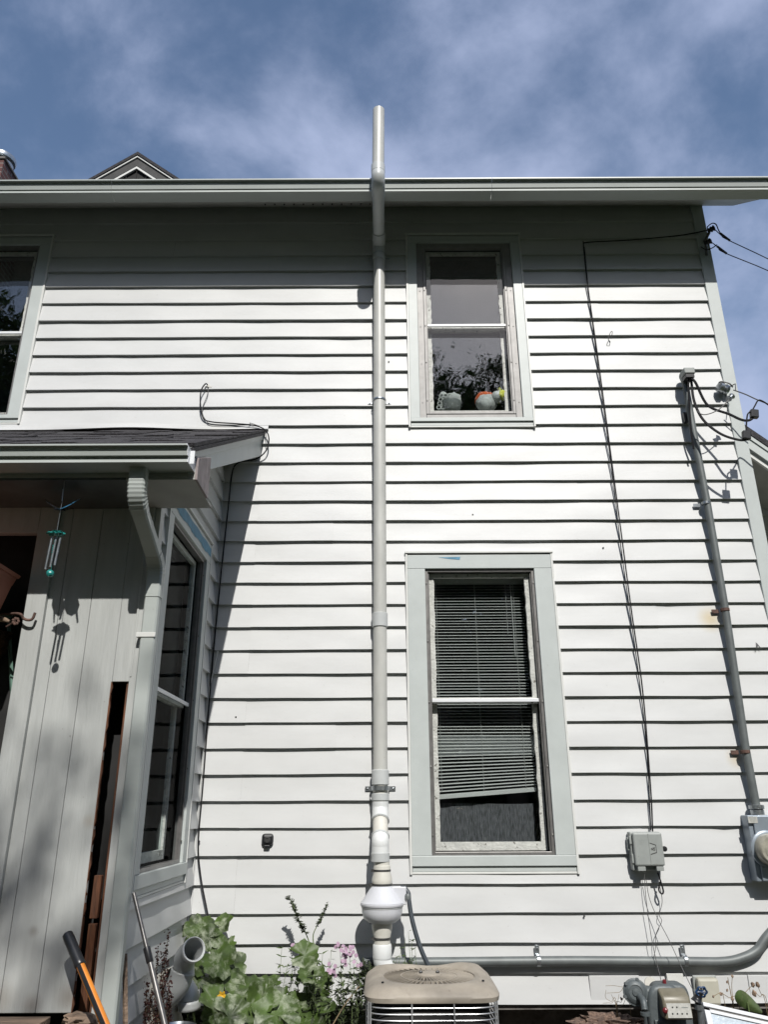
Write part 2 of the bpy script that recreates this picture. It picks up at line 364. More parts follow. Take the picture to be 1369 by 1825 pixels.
lap(s, fmain, -7, 2.875, ZB, holes=[WA, WB, WC, (-7, XS+.01, 0, 4.15), (-7, -1.0, 0, 4.452), (-7, -1.0, 4.40, 4.50)],
    dents=[(2.30, 1.39, .05, .009), (2.16, 2.93, .05, .006), (2.35, 2.28, .05, .005), (2.62, 2.75, .04, .004), (1.25, 4.42, .08, .005), (-.3, 5.3, .1, .004), (-2.2, 5.1, .1, .004), (.9, 1.0, .09, .004), (.05, 4.0, .08, .003), (1.9, 3.6, .09, .004)],
    seams=[(2, -1.49), (3, -1.49), (2, 2.62), (3, 2.62), (15, -1.0), (8, 1.9), (20, -.4), (24, 2.05), (29, -.35), (33, 1.75), (18, 1.55), (4, -1.9), (36, 2.2)], seed=3)
# the two strips between the roof line and the wing corner, seen under the rake
lap(s, fmain, XS, -1.0, [z for z in ZB if z <= 4.34], seed=5)
s.build('siding', M['siding'], H, sm=True, ang=25)
# skirt boards at the foot of the wall: wide boards with upright joints, over the lowest courses
s = MB()
for q in ((1.30, 1.62, .020, .548), (2.02, 2.31, .022, .545), (2.315, 2.86, .021, .547)):
    s = MB(); s.box(q[0], q[1], -q[2], -.004, .395, q[3]); s.build('skirt_board', M['siding'], H, bev=.002)
s = MB(); s.box(1.79, 1.90, -.026, -.0205, .47, .56); s.build('patch_plate', M['white'], H, bev=.002)
s = MB(); s.box(2.868, 2.975, -.030, .004, .38, 6.80); s.box(2.951, 2.976, .004, .11, .38, 6.80)
s.build('corner_board', M['trim'], H, bev=.003)
# closed body of the house behind the siding
s = MB(); s.box(2.90, 2.95, .12, 8.0, 0, 6.9); s.box(-7, 2.95, 8.0, 8.05, 0, 6.9); s.box(-7.05, -7, 0, 8, 0, 6.9)
s.add([(2.95, .1, 6.9), (2.95, 8, 6.9), (2.95, 4.0, 9.8), (2.90, .1, 6.9), (2.90, 8, 6.9), (2.90, 4, 9.8)], [(0, 1, 2), (3, 5, 4)])
s.build('side_wall', M['siding'], H)
s = MB()
def slab(mb, x0, x1, y0, y1, z0, z1, fn=fmain):   # wall lining with the window openings left out
    hs = [h for h in (WA, WB, WC)]
    xs = sorted({x0, x1}|{v for h in hs for v in (h[0]+.03, h[1]-.03)})
    for A, B in zip(xs[:-1], xs[1:]):
        m = (A+B)/2; zz = [(z0, z1)]
        for h in hs:
            if h[0] < m < h[1]:
                ns = []
                for p, q in zz:
                    if h[3] <= p or h[2] >= q: ns.append((p, q)); continue
                    if h[2]+.03 > p: ns.append((p, h[2]+.03))
                    if h[3]-.03 < q: ns.append((h[3]-.03, q))
                zz = ns
        for p, q in zz: mb.box(A, B, y0, y1, p, q)
slab(s, -7, 2.9, .022, .05, .42, 6.85)
s.box(-7, 2.9, .16, 8, 3.55, 3.60); s.box(-7, 2.9, .3, 3.5, .55, .6); s.box(-7, 2.9, 3.5, 3.55, .6, 6.9); s.box(-.9, -.85, .06, 3.5, .6, 6.9); s.box(2.0, 2.05, .06, 3.5, .6, 6.9)
s.build('inner_wall', M['room'], H)
s = MB(); s.box(-1.3, 2.93, .30, .5, 0, .42); s.box(-1.3, 2.93, .0, .3, .36, .385)
s.build('foundation', M['stone'], H)
# ---- main roof
RS = .76
def rz(y): return 6.565+RS*(y+.52)
s = MB()
for (p, q) in [(-.52, 4.0)]:
    s.add([(x, y, z) for x in (-7.3, 3.0) for y, z in ((-.52, rz(-.52)), (4, rz(4)), (4, rz(4)-.05), (-.50, rz(-.5)-.05))], [(0, 1, 5, 4), (1, 2, 6, 5), (2, 3, 7, 6), (3, 0, 4, 7), (0, 3, 2, 1), (4, 5, 6, 7)])
    s.add([(x, y, z) for x in (-7.3, 3.0) for y, z in ((8.52, rz(-.52)), (4, rz(4)), (4, rz(4)-.05), (8.5, rz(-.5)-.05))], [(0, 1, 5, 4), (1, 2, 6, 5), (2, 3, 7, 6), (3, 0, 4, 7), (0, 3, 2, 1), (4, 5, 6, 7)])
for k in range(30):
    y = -.5+k*.15
    s.box(-7.3, 3.0 if k > 2 else 3.75, y, y+.152, rz(y)-.0, rz(y)+.012, Matrix.Translation((0, y, rz(y))) @ Matrix.Rotation(math.atan(RS), 4, 'X') @ Matrix.Translation((0, -y, -rz(y))))
s.build('roof', M['shingle'], H)
fx = lambda a, p, q: Vector((a, p, q))
s = MB(); s.ext([(-.448, 6.449), (0, 6.792), (.03, 6.83), (-.448, 6.50)], -7.2, 3.28, fx)
s.build('soffit', M['soffit'], H, bev=.003)
s = MB()
for k in range(12):
    x = -1.05+k*.085
    s = MB(); s.box(x, x+.012, -.30, -.285, 6.559, 6.575); s.build('soffit_vent', M['dark'], H)
s = MB(); s.box(-7.2, 3.70, -.462, -.448, 6.445, 6.60); s.build('fascia', M['trim'], H, bev=.002)
GP = [(-.61, 6.545), (-.61, 6.533), (-.588, 6.5325), (-.574, 6.470), (-.564, 6.469), (-.570, 6.440), (-.462, 6.436), (-.462, 6.548), (-.466, 6.548), (-.466, 6.442), (-.565, 6.446), (-.560, 6.472), (-.570, 6.475), (-.583, 6.538), (-.605, 6.539), (-.605, 6.545)]
s = MB()
for a, b in [(-7.2, -2.31), (-2.308, .93), (.932, 3.72)]: s.ext(GP, a, b, fx)
gt = s.build('gutter', M['gutter'], H)
# ---- dormer
DP = W(245, 270, 1.5); dx, dz, sl_ = DP.x, DP.z, .78
s = MB()
def gab(mb, hw, top, y0, y1, th, sl=sl_):
    for sg in (-1, 1):
        mb.add([(dx+sg*a, y, z) for y in (y0, y1) for a, z in ((0, top), (hw, top-hw*sl), (hw, top-hw*sl-th), (0, top-th))], [(0, 1, 2, 3), (7, 6, 5, 4), (0, 4, 5, 1), (1, 5, 6, 2), (2, 6, 7, 3), (3, 7, 4, 0)])
gab(s, 1.05, dz, 1.5, 3.4, .045); D = s.build('dormer', M['shingle'], H)
s = MB(); gab(s, 1.0, dz-.05, 1.512, 1.53, .022); gab(s, .95, dz-.185, 1.535, 1.56, .045); s.build('dormer_trim', M['white'], D)
s = MB(); gab(s, .98, dz-.073, 1.53, 1.55, .12); s.build('dormer_rake', M['room'], D)
s = MB(); s.add([(dx, 1.57, dz-.1), (dx-.9, 1.57, dz-.1-.9*sl_), (dx-.9, 1.57, dz-1.6), (dx+.9, 1.57, dz-1.6), (dx+.9, 1.57, dz-.1-.9*sl_)], [(0, 1, 2, 3, 4)])
for k in range(-6, 7): s.box(dx+k*.12-.003, dx+k*.12+.003, 1.555, 1.568, dz-1.2, dz-.12-abs(k)*.12*sl_)
s.build('dormer_wall', M['dark'], D)
# ---- chimney
CP = W(7, 282, 2.2)
s = MB(); s.box(CP.x-.75, CP.x, 2.2, 2.95, 7, CP.z-.02); CH = s.build('chimney', M['brick'], H, bev=.004)
s = MB(); s.box(CP.x-.77, CP.x+.018, 2.18, 2.97, CP.z-.02, CP.z+.02); s.build('chimney_crown', M['stone'], CH, bev=.01)
s = MB(); s.lathe((CP.x-.16, 2.42, CP.z+.02), [(.15, 0), (.15, .09), (.13, .09), (.13, .13), (.17, .13), (.18, .16), (.17, .20), (.05, .24)], 28)
s.build('flue_cap', M['steel'], CH, sm=True)

# ---- windows
def window(name, fn, rc, cw, mk, split, blind=None, curtain=None, storm=True, topdark=False, sill=None, label=None, seed=1, gl_=None):
    gl_ = gl_ or G
    """rc = outer casing rect (a0,a1,z0,z1); cw = casing widths (side, head, sill); depth d grows into the wall"""
    a0, a1, z0, z1 = rc; rr = random.Random(seed)
    def bx(mb, A, B, d0, d1, Z0, Z1):
        vs = [fn(a, -d, z) for a in (A, B) for d in (d0, d1) for z in (Z0, Z1)]
        mb.add(vs, [(0, 1, 3, 2), (4, 6, 7, 5), (0, 4, 5, 1), (2, 3, 7, 6), (0, 2, 6, 4), (1, 5, 7, 3)])
    cs, hd, sb = cw; j = .016
    m = MB()
    bx(m, a0+j, a0+cs, -.030, .02, z0+sb+.001, z1-hd-.001); bx(m, a1-cs, a1-j, -.030, .02, z0+sb+.001, z1-hd-.001)
    bx(m, a0+j, a1-j, -.031, .02, z1-hd, z1-j); bx(m, a0+j, a1-j, -.036, .03, z0+j+.035, z0+sb)
    bx(m, a0+j+.002, a1-j-.002, -.022, .02, z0+j, z0+j+.034)
    w = m.build(name, M['trim'], H, bev=.003)
    if label: w['label'] = label
    m = MB(); bx(m, a0, a0+j, -.034, .01, z0, z1); bx(m, a1-j, a1, -.034, .01, z0, z1); bx(m, a0-.004, a1+.004, -.042, .01, z1-.004, z1+.012); bx(m, a0+j, a1-j, -.024, .01, z0+.002, z0+j-.001)
    m.build('edge_trim', M['white'], w, bev=.002)
    A, B, Z0, Z1 = a0+cs, a1-cs, z0+sb, z1-hd     # the opening
    if mk == 'reveal':
        m = MB(); bx(m, A, A+.055, -.008, .05, Z0+.002, Z1); bx(m, B-.055, B, -.008, .05, Z0+.002, Z1); bx(m, A+.056, B-.056, -.006, .05, Z0+.001, Z0+.045); bx(m, A+.056, B-.056, -.006, .05, Z1-.03, Z1)
        for k in range(5):
            z = Z0+.15+k*(Z1-Z0-.3)/4
            bx(m, A+.02, A+.028, -.013, -.007, z, z+.008); bx(m, B-.028, B-.02, -.013, -.007, z, z+.008)
        m.build('reveal', M['brownmetal'], w, bev=.003)
        A += .056; B -= .056; Z0 += .046; Z1 -= .031
    m = MB(); t = .022
    bx(m, A, A+t, -.012, .028, Z0, Z1); bx(m, B-t, B, -.012, .028, Z0, Z1); bx(m, A+t, B-t, -.012, .028, Z1-t, Z1); bx(m, A+t, B-t, -.012, .028, Z0, Z0+t)
    bx(m, A+t, A+t+.008, .002, .03, Z0+t, Z1-t); bx(m, B-t-.008, B-t, .002, .03, Z0+t, Z1-t)
    for k in range(5):
        z = Z0+.12+k*(Z1-Z0-.24)/4
        bx(m, A+.004, A+.014, -.018, -.0125, z, z+.012); bx(m, B-.014, B-.004, -.018, -.0125, z, z+.012)
    m.build('storm_frame', M['storm'] if mk != 'reveal' else M['brownmetal'], w, bev=.002)
    A += t+.009; B -= t+.009; Z0 += t; Z1 -= t
    st = .040; zr = split
    def sash(nm, Z0, Z1, d, bot, top):
        m = MB()
        for (p, q) in ((A, A+st), (B-st, B)):
            n = 26; vs = []
            inner = p == A
            for k in range(n+1):
                z = Z0+(Z1-Z0)*k/n; e = rr.uniform(-.006, .002)
                pp, qq = (p, q+e) if inner else (p-e, q)
                vs += [fn(pp, -d, z), fn(qq, -d, z), fn(qq, -d-.028, z), fn(pp, -d-.028, z)]
            m.add(vs, [(k*4+i, k*4+(i+1) % 4, k*4+4+(i+1) % 4, k*4+4+i) for k in range(n) for i in range(4)]+[(0, 1, 2, 3), (n*4+3, n*4+2, n*4+1, n*4)])
        bx(m, A+st-.008, B-st+.008, d+.001, d+.028, Z0, Z0+bot); bx(m, A+st-.008, B-st+.008, d+.001, d+.028, Z1-top, Z1)
        o = m.build(nm, M['peel'], w)
        m = MB(); m.add([fn(a, -d-.015, z) for a, z in ((A+st-.01, Z0+bot-.005), (B-st+.01, Z0+bot-.005), (B-st+.01, Z1-top+.005), (A+st-.01, Z1-top+.005))], [(0, 1, 2, 3)]); m.build('glass', gl_, w)
    sash('upper_sash', zr-.02, Z1-.002, .040, .045, .03)
    sash('lower_sash', Z0+.004, zr+.02, .082, .055, .035)
    if storm:
        m = MB(); bx(m, A, B, .006, .022, zr-.012, zr+.012); m.build('meeting_rail', M['peel'] if storm == 'peel' else M['alu'], w, bev=.002)
        m = MB(); m.add([fn(a, -.016, z) for a, z in ((A, Z0), (B, Z0), (B, Z1), (A, Z1))], [(0, 1, 2, 3)]); m.build('storm_glass', gl_ if gl_ is not G else G2, w)
    # reveal inside the wall so the room stays dark
    m = MB(); bx(m, A-.03, A, .115, .17, Z0, Z1); bx(m, B, B+.03, .115, .17, Z0, Z1); bx(m, A, B, .115, .17, Z0-.03, Z0+.02); bx(m, A, B, .115, .17, Z1, Z1+.03)
    m.build('inner_casing', M['room'], w)
    if blind:
        b0, tilt = blind; m = MB(); p = .0225; z = Z1-.05; k = 0
        bx(m, A+.02, B-.02, .150, .180, Z1-.05, Z1-.01)
        while z > b0:
            f = max(0, 1-(z-b0)/.35)
            dl = tilt*f; sg = rr.uniform(-.0015, .0015)
            vs = []
            for q in range(7):
                a = A+.035+(B-A-.07)*q/6; dz_ = dl*(q/6-.5)+sg
                for dd, hz in ((.150, -.0058), (.161, .0000), (.171, .0042)): vs.append(fn(a, -dd, z+dz_+hz))
            m.add(vs, [(q*3+i, q*3+i+1, q*3+4+i, q*3+3+i) for q in range(6) for i in range(2)])
            z -= p+rr.uniform(-.0008, .0008); k += 1
        vs = [fn(a, -dd, b0-.016+s1*tilt*.5+hz) for a, s1 in ((A+.035, -1), (B-.035, 1)) for dd in (.146, .172) for hz in (-.012, .012)]; m.add(vs, [(0, 1, 3, 2), (4, 6, 7, 5), (0, 4, 5, 1), (2, 3, 7, 6), (0, 2, 6, 4), (1, 5, 7, 3)])
        o = m.build('blind', M['slat'], w)
        m = MB()
        for f_ in (.08, .47, .86): a = A+(B-A)*f_; m.tube([fn(a, -.150, Z1-.03), fn(a, -.150, b0)], .0010, 4); m.tube([fn(a, -.178, Z1-.03), fn(a, -.178, b0)], .0010, 4)
        m.tube([fn(B-.13, -.145, Z1-.03), fn(B-.125, -.145, Z1-.62)], .0028, 6); m.tube([fn(B-.17, -.145, Z1-.03), fn(B-.17, -.145, Z1-.45)], .0012, 4)
        m.build('blind_cord', M['slat'], w)
    return w, (A, B, Z0, Z1)
zA = W(860, 1249, .04).z
wa, ia = window('window', fmain, (WA[0], WA[1], 1.139, WA[3]), (.150, .125, .115), 'plain', zA, blind=(W(870, 1410, .16).z, .05), storm=True, label='tall ground-floor window with half-lowered slat blind', seed=4)
m = MB(); n = 40; vs = []
for k in range(n+1):
    a = ia[0]-.02+(ia[1]-ia[0]-.03)*k/n; d = -.205-.003*math.sin(k*.5)-.002*math.sin(k*1.3)
    vs += [(a, -d, ia[2]-.1), (a, -d, W(860, 1432, .2).z+.004*math.sin(k*.15))]
m.add(vs, [(2*k, 2*k+2, 2*k+3, 2*k+1) for k in range(n)]); m.build('curtain', M['curtain'], wa, sm=True)
m = MB(); m.box(ia[0]+.02, ia[1]-.02, .186, .190, W(860, 1346, .188).z, W(860, 1310, .188).z); m.build('bright_band_sheet', M['bandsheet'], wa)  # white sheet added to stand in for a bright reflected band behind the slats
wb, ib = window('window', fmain, (WB[0], WB[1], 4.478, WB[3]), (.095, .085, .085), 'reveal', W(830, 581, .02).z, label='small upper-floor window with soft toys on its sill', seed=9)
wc, ic = window('window', fmain, (WC[0], WC[1], 4.525, WC[3]), (.115, .10, .085), 'plain', W(20, 594, .02).z, label='upper-floor window at the left edge above the wing roof', seed=12)
ws, is_ = window('window', fside, (WS[0], WS[1], 1.12, WS[3]), (.115, .16, .12), 'plain', 2.20, label='window in the wing side wall with blue tape along its head', seed=15, gl_=G3)
m = MB(); vs = []; n = 24
for k in range(n+1):
    y = -1.40+(1.07)*k/n; e = .012*math.sin(k*.9)+.006*math.sin(k*2.7)
    vs += [(XS+.0335, y, 3.335-.002*k/n+.004*math.sin(k)), (XS+.0335, y, 3.262+e*.6)]
m.add(vs, [(2*k, 2*k+2, 2*k+3, 2*k+1) for k in range(n)]); m.build('painters_tape', M['tape'], ws)
p = W(800, 995, -.034); m = MB(); m.add([(p.x-.08, -.0325, p.z+.008), (p.x+.09, -.0325, p.z+.012), (p.x+.085, -.0325, p.z-.012), (p.x+.0, -.0325, p.z-.004)], [(0, 1, 2, 3)]); m.build('painters_tape', M['tape'], wa)

# ---- wing: side wall, front wall, roof, gutter
def roofz(y): return 4.457+.552*y
zw = [z for z in ZB if z < 4.17]
s = MB(); lap(s, fside, YF+.06, 0, zw, holes=[WS], a0f=lambda zt: max(YF+.06, min(-.06, (zt-4.38)/.552)), seed=21)
o = s.build('wing_siding', M['siding'], H, sm=True, ang=25)
s = MB()     # lining behind the side siding
for (a, b, c, d) in [(YF+.05, WS[0]+.03, .1, 3.5), (WS[1]-.03, .02, .1, 4.15), (WS[0]+.03, WS[1]-.03, .1, WS[2]+.03), (WS[0]+.03, WS[1]-.03, WS[3]-.03, 3.6)]: s.box(XS-.03, XS-.004, a, b, c, d)
s.add([(XS-.004, YF+.05, 3.5), (XS-.004, 0, 3.5), (XS-.004, 0, roofz(0)-.06), (XS-.004, YF+.05, roofz(YF)-.06)], [(0, 1, 2, 3)])
s.build('inner_wall', M['room'], H)
s = MB(); s.box(XS, XS+.030, YF+.002, YF+.075, .1, 3.5); s.box(XS+.003, XS+.022, -.024, -.0185, .40, 4.2)
s.build('wing_corner_board', M['siding'], H, bev=.002)
# front wall boards, with the rotten strip left open
def XF(px, py): return W(px, py, YF).x
x_cas0, x_cas1, x_h0, x_h1 = -1.945, -1.838, -1.432, -1.338
s = MB(); s.box(x_cas0, x_cas1, YF-.022, YF+.03, .685, 3.16); s.box(-3.4, x_cas0-.001, YF-.021, YF+.03, 3.00, 3.16)
s.build('door_casing', M['board'], H, bev=.003)
s = MB(); gx = [x_cas1, -1.768, -1.60, x_h0]
for a, b in zip(gx[:-1], gx[1:]): s.box(a+.0012, b-.0008, YF, YF+.02, .69, 3.16)
s.box(x_h0, x_h1, YF+.0005, YF+.02, 2.178, 3.16)
s.box(-5, x_cas1+.3, YF+.02, YF+.03, 3.0, 3.2); s.box(x_cas1-.02, x_h0-.01, YF+.0195, YF+.028, .69, 3.1)
s.build('board_panel', M['board'], H, bev=.003)
s = MB(); s.box(x_h1, XS-.002, YF-.018, YF+.03, .2, 3.16); s.box(x_h1+.002, x_h1+.012, YF-.022, YF-.0185, 2.2, 3.16); s.build('corner_post', M['board'], H, bev=.003)
s = MB(); s.box(x_h1-.020, x_h1-.001, YF+.012, YF+.11, .05, 2.26)
rq = random.Random(8)
for q0, q1, xx, dd_ in ((.1, .62, 0, .09), (.64, 1.04, .004, .08), (1.06, 1.25, -.003, .10), (.05, .50, .046, .12), (.53, .93, .043, .13), (.96, 1.40, .048, .14)):
    s.box(x_h0+xx-.004, x_h0+xx+.034, YF+dd_, YF+dd_+.03, q0, q1)
s.build('exposed_stud', M['wood'], H, bev=.003)
s = MB(); n = 46; vs = []
for k in range(n+1):
    z = .69+(2.178-.69)*k/n; e = rq.uniform(-.002, .009)
    vs += [(x_h0-.004, YF-.0012, z), (x_h0-.001+e, YF-.0012, z), (x_h0-.001+e*.6, YF+.021, z)]
s.add(vs, [(k*3+i_, k*3+i_+1, k*3+i_+4, k*3+i_+3) for k in range(n) for i_ in range(2)]); s.build('ragged_edge', M['wood'], H)
s = MB(); s.box(-3.5, XS-.05, YF+.25, YF+.27, 0, 3.1); s.box(-1.96, x_cas1-.02, YF+.03, YF+.26, 0, 3.1); s.box(x_cas1-.03, x_h1, YF+.03, YF+.26, 2.2, 2.25)
s.build('wall_cavity', M['dark'], H)
s = MB(); s.box(-5.2, x_cas0, YF+.04, YF+1.4, .66, .68); s.box(-5.2, x_cas0-.0, -.4, -.35, .3, 3.6); s.box(-5.25, -5.2, YF, 0, 0, 3.6)
s.build('wing_floor', M['dark'], H)
s = MB()
for k in range(14):
    y = -2.11+k*.152; M_ = Matrix.Translation((0, y, roofz(y))) @ Matrix.Rotation(math.atan(.552), 4, 'X')
    x = -5.6
    while x < -.975:
        w_ = rnd.uniform(.16, .3); h_ = rnd.choice((.008, .012, .016, .02))
        s.box(x, min(x+w_-.004, -.975), 0, .185, -.0, h_, M_); x += w_
s.add([(x, y, roofz(y)-.004) for x in (-5.6, -.975) for y in (-2.12, 0)]+[(x, y, roofz(y)-.03) for x in (-5.6, -.975) for y in (-2.12, 0)], [(0, 1, 3, 2), (4, 6, 7, 5), (2, 3, 7, 6), (0, 2, 6, 4)])
WR = s.build('wing_roof', M['shingle'], H)
# bent step flashing where the wing roof meets the wall
s = MB(); n = 60; vs = []
for k in range(n+1):
    x = -4.4+(3.45)*k/n; t = (x+4.4)/3.45
    zt_ = 4.505+.028*math.sin(PI*min(1, max(0, (x+3.4)/2.2)))
    zb_ = 4.464+.02*math.sin(PI*min(1, max(0, (x+3.1)/1.9)))**2
    vs += [(x, -.022, zt_), (x, -.028, (zt_+zb_)/2), (x, -.034-.006*math.sin(k*.35), zb_), (x, -.008, zb_+.004)]
s.add(vs, [(k*4+i, k*4+4+i, k*4+5+i, k*4+1+i) for k in range(n) for i in range(3)]); s.build('flashing', M['siding'], H, sm=True)
# rake boards
def rk(mb, x0, x1, y0, y1, zf0, zf1):
    mb.add([(x, y, z) for x in (x0, x1) for y, z in ((y0, zf0(y0)), (y0, zf1(y0)), (y1, zf1(y1)), (y1, zf0(y1)))], [(0, 1, 2, 3), (7, 6, 5, 4), (0, 4, 5, 1), (1, 5, 6, 2), (2, 6, 7, 3), (3, 7, 4, 0)])
s = MB(); rk(s, -1.022, -1.000, -2.02, -.003, lambda y: 4.235+.523*y, lambda y: roofz(y)-.005); s.build('wing_rake_board', M['trim'], H, bev=.002)
s = MB(); rk(s, -1.000, -.988, -2.12, -.003, lambda y: roofz(y)-.075, lambda y: roofz(y)-.003); s.build('wing_rake_trim', M['gutter'], H, bev=.002)
s = MB(); rk(s, XS-.02, -1.023, -1.76, -.003, lambda y: 4.26+.523*y, lambda y: 4.275+.523*y); s.build('wing_rake_soffit', M['soffit'], H)
s = MB(); s.box(-5.5, -1.345, -2.01, YF-.001, 3.152, 3.165); s.build('wing_soffit', M['soffitshaded'], H)
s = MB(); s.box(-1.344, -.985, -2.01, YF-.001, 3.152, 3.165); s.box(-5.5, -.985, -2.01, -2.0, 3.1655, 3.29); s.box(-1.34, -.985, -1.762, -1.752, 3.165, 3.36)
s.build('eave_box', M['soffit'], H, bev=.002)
s = MB(); s.add([(x, y, z) for x in (-.985, -.972) for y, z in ((-2.012, 3.150), (-2.012, 3.275), (-1.75, 3.40), (-1.75, 3.150))], [(0, 1, 2, 3), (7, 6, 5, 4), (0, 4, 5, 1), (1, 5, 6, 2), (2, 6, 7, 3), (3, 7, 4, 0)])
s.build('eave_return', M['returnwood'], H, bev=.002)
GP2 = [(-2.20, 3.268), (-2.20, 3.259), (-2.183, 3.2585), (-2.173, 3.2155), (-2.155, 3.215), (-2.160, 3.184), (-2.012, 3.190), (-2.012, 3.275), (-2.017, 3.275), (-2.017, 3.195), (-2.154, 3.190), (-2.151, 3.220), (-2.169, 3.2205), (-2.178, 3.264), (-2.195, 3.2645), (-2.195, 3.268)]
s = MB(); s.ext(GP2, -5.5, -.992, fx); GW = s.build('gutter', M['gutter'], H); GW['label'] = 'lower gutter along the wing eave'
s = MB(); s.ext([GP2[i] for i in (0, 1, 2, 3, 4, 5, 6, 7)], -.9915, -.988, fx); s.box(-.988, -.966, -2.125, -2.121, 3.19, 3.262); s.build('gutter_end_cap', M['alu'], GW)

# ---- downspout
def rsweep(mb, pts, w, d, ribs=None):
    pts = [Vector(p) for p in pts]; n = len(pts); vs = []
    for i in range(n):
        t = (pts[min(i+1, n-1)]-pts[max(i-1, 0)]).normalized()
        ax = Vector((1, 0, 0)); ax = (ax-t*ax.dot(t)).normalized(); ay = t.cross(ax)
        k = 1+(ribs[i] if ribs else 0)
        for (u, v) in ((-1, -.72), (-.82, -1), (-.45, -1), (-.35, -.82), (.35, -.82), (.45, -1), (.82, -1), (1, -.72), (1, .72), (.8, 1), (-.8, 1), (-1, .72)): vs.append(pts[i]+ax*u*w/2*k+ay*v*d/2*k)
    K = 12
    mb.add(vs, [(i*K+k, i*K+(k+1) % K, (i+1)*K+(k+1) % K, (i+1)*K+k) for i in range(n-1) for k in range(K)]+[tuple(range(K))[::-1], tuple((n-1)*K+k for k in range(K))])
xd = -1.252; yd = YF-.035
xo = W(247, 850, -2.06).x
path = [(xo, -2.065, 3.20), (xo, -2.065, 3.14), (xo, -2.062, 3.09), (xo, -2.05, 3.045), (xo+(xd-xo)*.08, -2.02, 3.01), (xo+(xd-xo)*.15, -1.98, 2.985)]
P1 = crv([Vector(p) for p in path], 5); rb = [.05*(i % 2) if 4 < i < 22 else 0 for i in range(len(P1))]
s = MB(); rsweep(s, P1, .085, .065, rb)
e = Vector((xd, yd, 2.79)); q = Vector((xd-(xd-xo)*.12, yd-.07, 2.845))
rsweep(s, [P1[-1]-Vector((0, .01, -.004)), q], .080, .060)
P2 = crv([q, Vector((xd, yd-.018, 2.80)), Vector((xd, yd, 2.74)), Vector((xd, yd, 2.62))], 6); rb = [.05*(i % 2) if 1 < i < 13 else 0 for i in range(len(P2))]
rsweep(s, P2, .084, .064, rb)
rsweep(s, [(xd, yd, 2.64), (xd, yd, .12)], .078, .058)
s.build('downspout', M['gutter'], H, bev=0)
s = MB(); s.box(xd-.045, xd+.042, yd-.034, yd-.030, 2.40, 2.425); s.box(xd-.06, xd-.044, yd-.034, yd+.02, 2.40, 2.425); s.build('downspout_strap', M['white'], H, bev=.002)

# ---- gabled rear wing beyond the right corner
def pr(px, py, Y): return W(px, py, Y)
yA = 1.0; a = pr(1318, 752.5, yA); b = pr(1369, 787, yA); k_ = (b.z-a.z)/(b.x-a.x)
def zl(x, px=1369, py=787, Y=yA): p = pr(px, py, Y); return p.z+k_*(x-p.x)
def slope_slab(mb, x0, x1, y0, y1, top, bot):
    mb.add([(x, y, z) for x in (x0, x1) for y, z in ((y0, top(x)), (y1, top(x)), (y1, bot(x)), (y0, bot(x)))], [(0, 1, 2, 3), (7, 6, 5, 4), (0, 4, 5, 1), (1, 5, 6, 2), (2, 6, 7, 3), (3, 7, 4, 0)])
s = MB(); slope_slab(s, 2.98, 6.5, yA-.02, 5, lambda x: zl(x), lambda x: zl(x)-.075); ER = s.build('rear_wing_roof', M['shingle'], H)
s = MB(); slope_slab(s, 2.98, 6.5, yA, yA+.03, lambda x: zl(x)-.076, lambda x: zl(x)-.235); slope_slab(s, 2.98, 6.5, yA-.012, yA+.0, lambda x: zl(x)-.08, lambda x: zl(x)-.125)
s.build('rear_wing_rake', M['trim'], H)
s = MB(); slope_slab(s, 2.98, 6.5, yA+.03, yA+.06, lambda x: zl(x)-.20, lambda x: zl(x)-.30); s.build('rear_wing_trim', M['white'], H)
s = MB(); slope_slab(s, 2.98, 6.5, yA+.06, yA+.7, lambda x: zl(x)-.24, lambda x: zl(x)-.25); s.build('rear_wing_soffit', M['soffit'], H)
s = MB(); lap(s, lambda a, d, z: Vector((a, yA+.7-d, z)), 2.98, 6.4, [z for z in ZB if z < 4.7], holes=[(3.6, 5.2, 0, 4.09)], seed=31); s.box(2.98, 6.4, yA+.72, yA+.75, 0, 4.5)
s.build('rear_wing_wall', M['siding'], H)
s = MB(); s.box(3.6, 5.2, yA+.69, yA+.71, 0, 4.09); s.build('rear_wing_shutter', M['gold'], H, bev=.004)

# ================================================================== RADON VENT PIPE
xp = -.034; YP = -.072; r = .0505
V = empty('vent_pipe', (xp, YP, .2), 'tall white plastic vent pipe with inline fan running up the siding and over the gutter', 'vent pipe')
yo = -.72; xo_ = W(674, 330, yo).x
def zc(py, Y): return W(677, py, Y).z
s = MB(); s.tube([(xo_, yo, W(675, 318, yo).z), (W(675, 197, yo).x, yo, W(675, 197, yo).z)], r, 32); s.build('upper_pipe', M['pvc'], V, sm=True)
zt1 = zc(300, yo); zb1 = zc(345, yo)
s = MB(); s.lathe((xo_, yo, zt1-.05), [(r+.001, 0), (r+.007, .004), (r+.007, .075), (r+.001, .078)], 32)
s.build('coupling', M['pvcgrey'], V, sm=True)
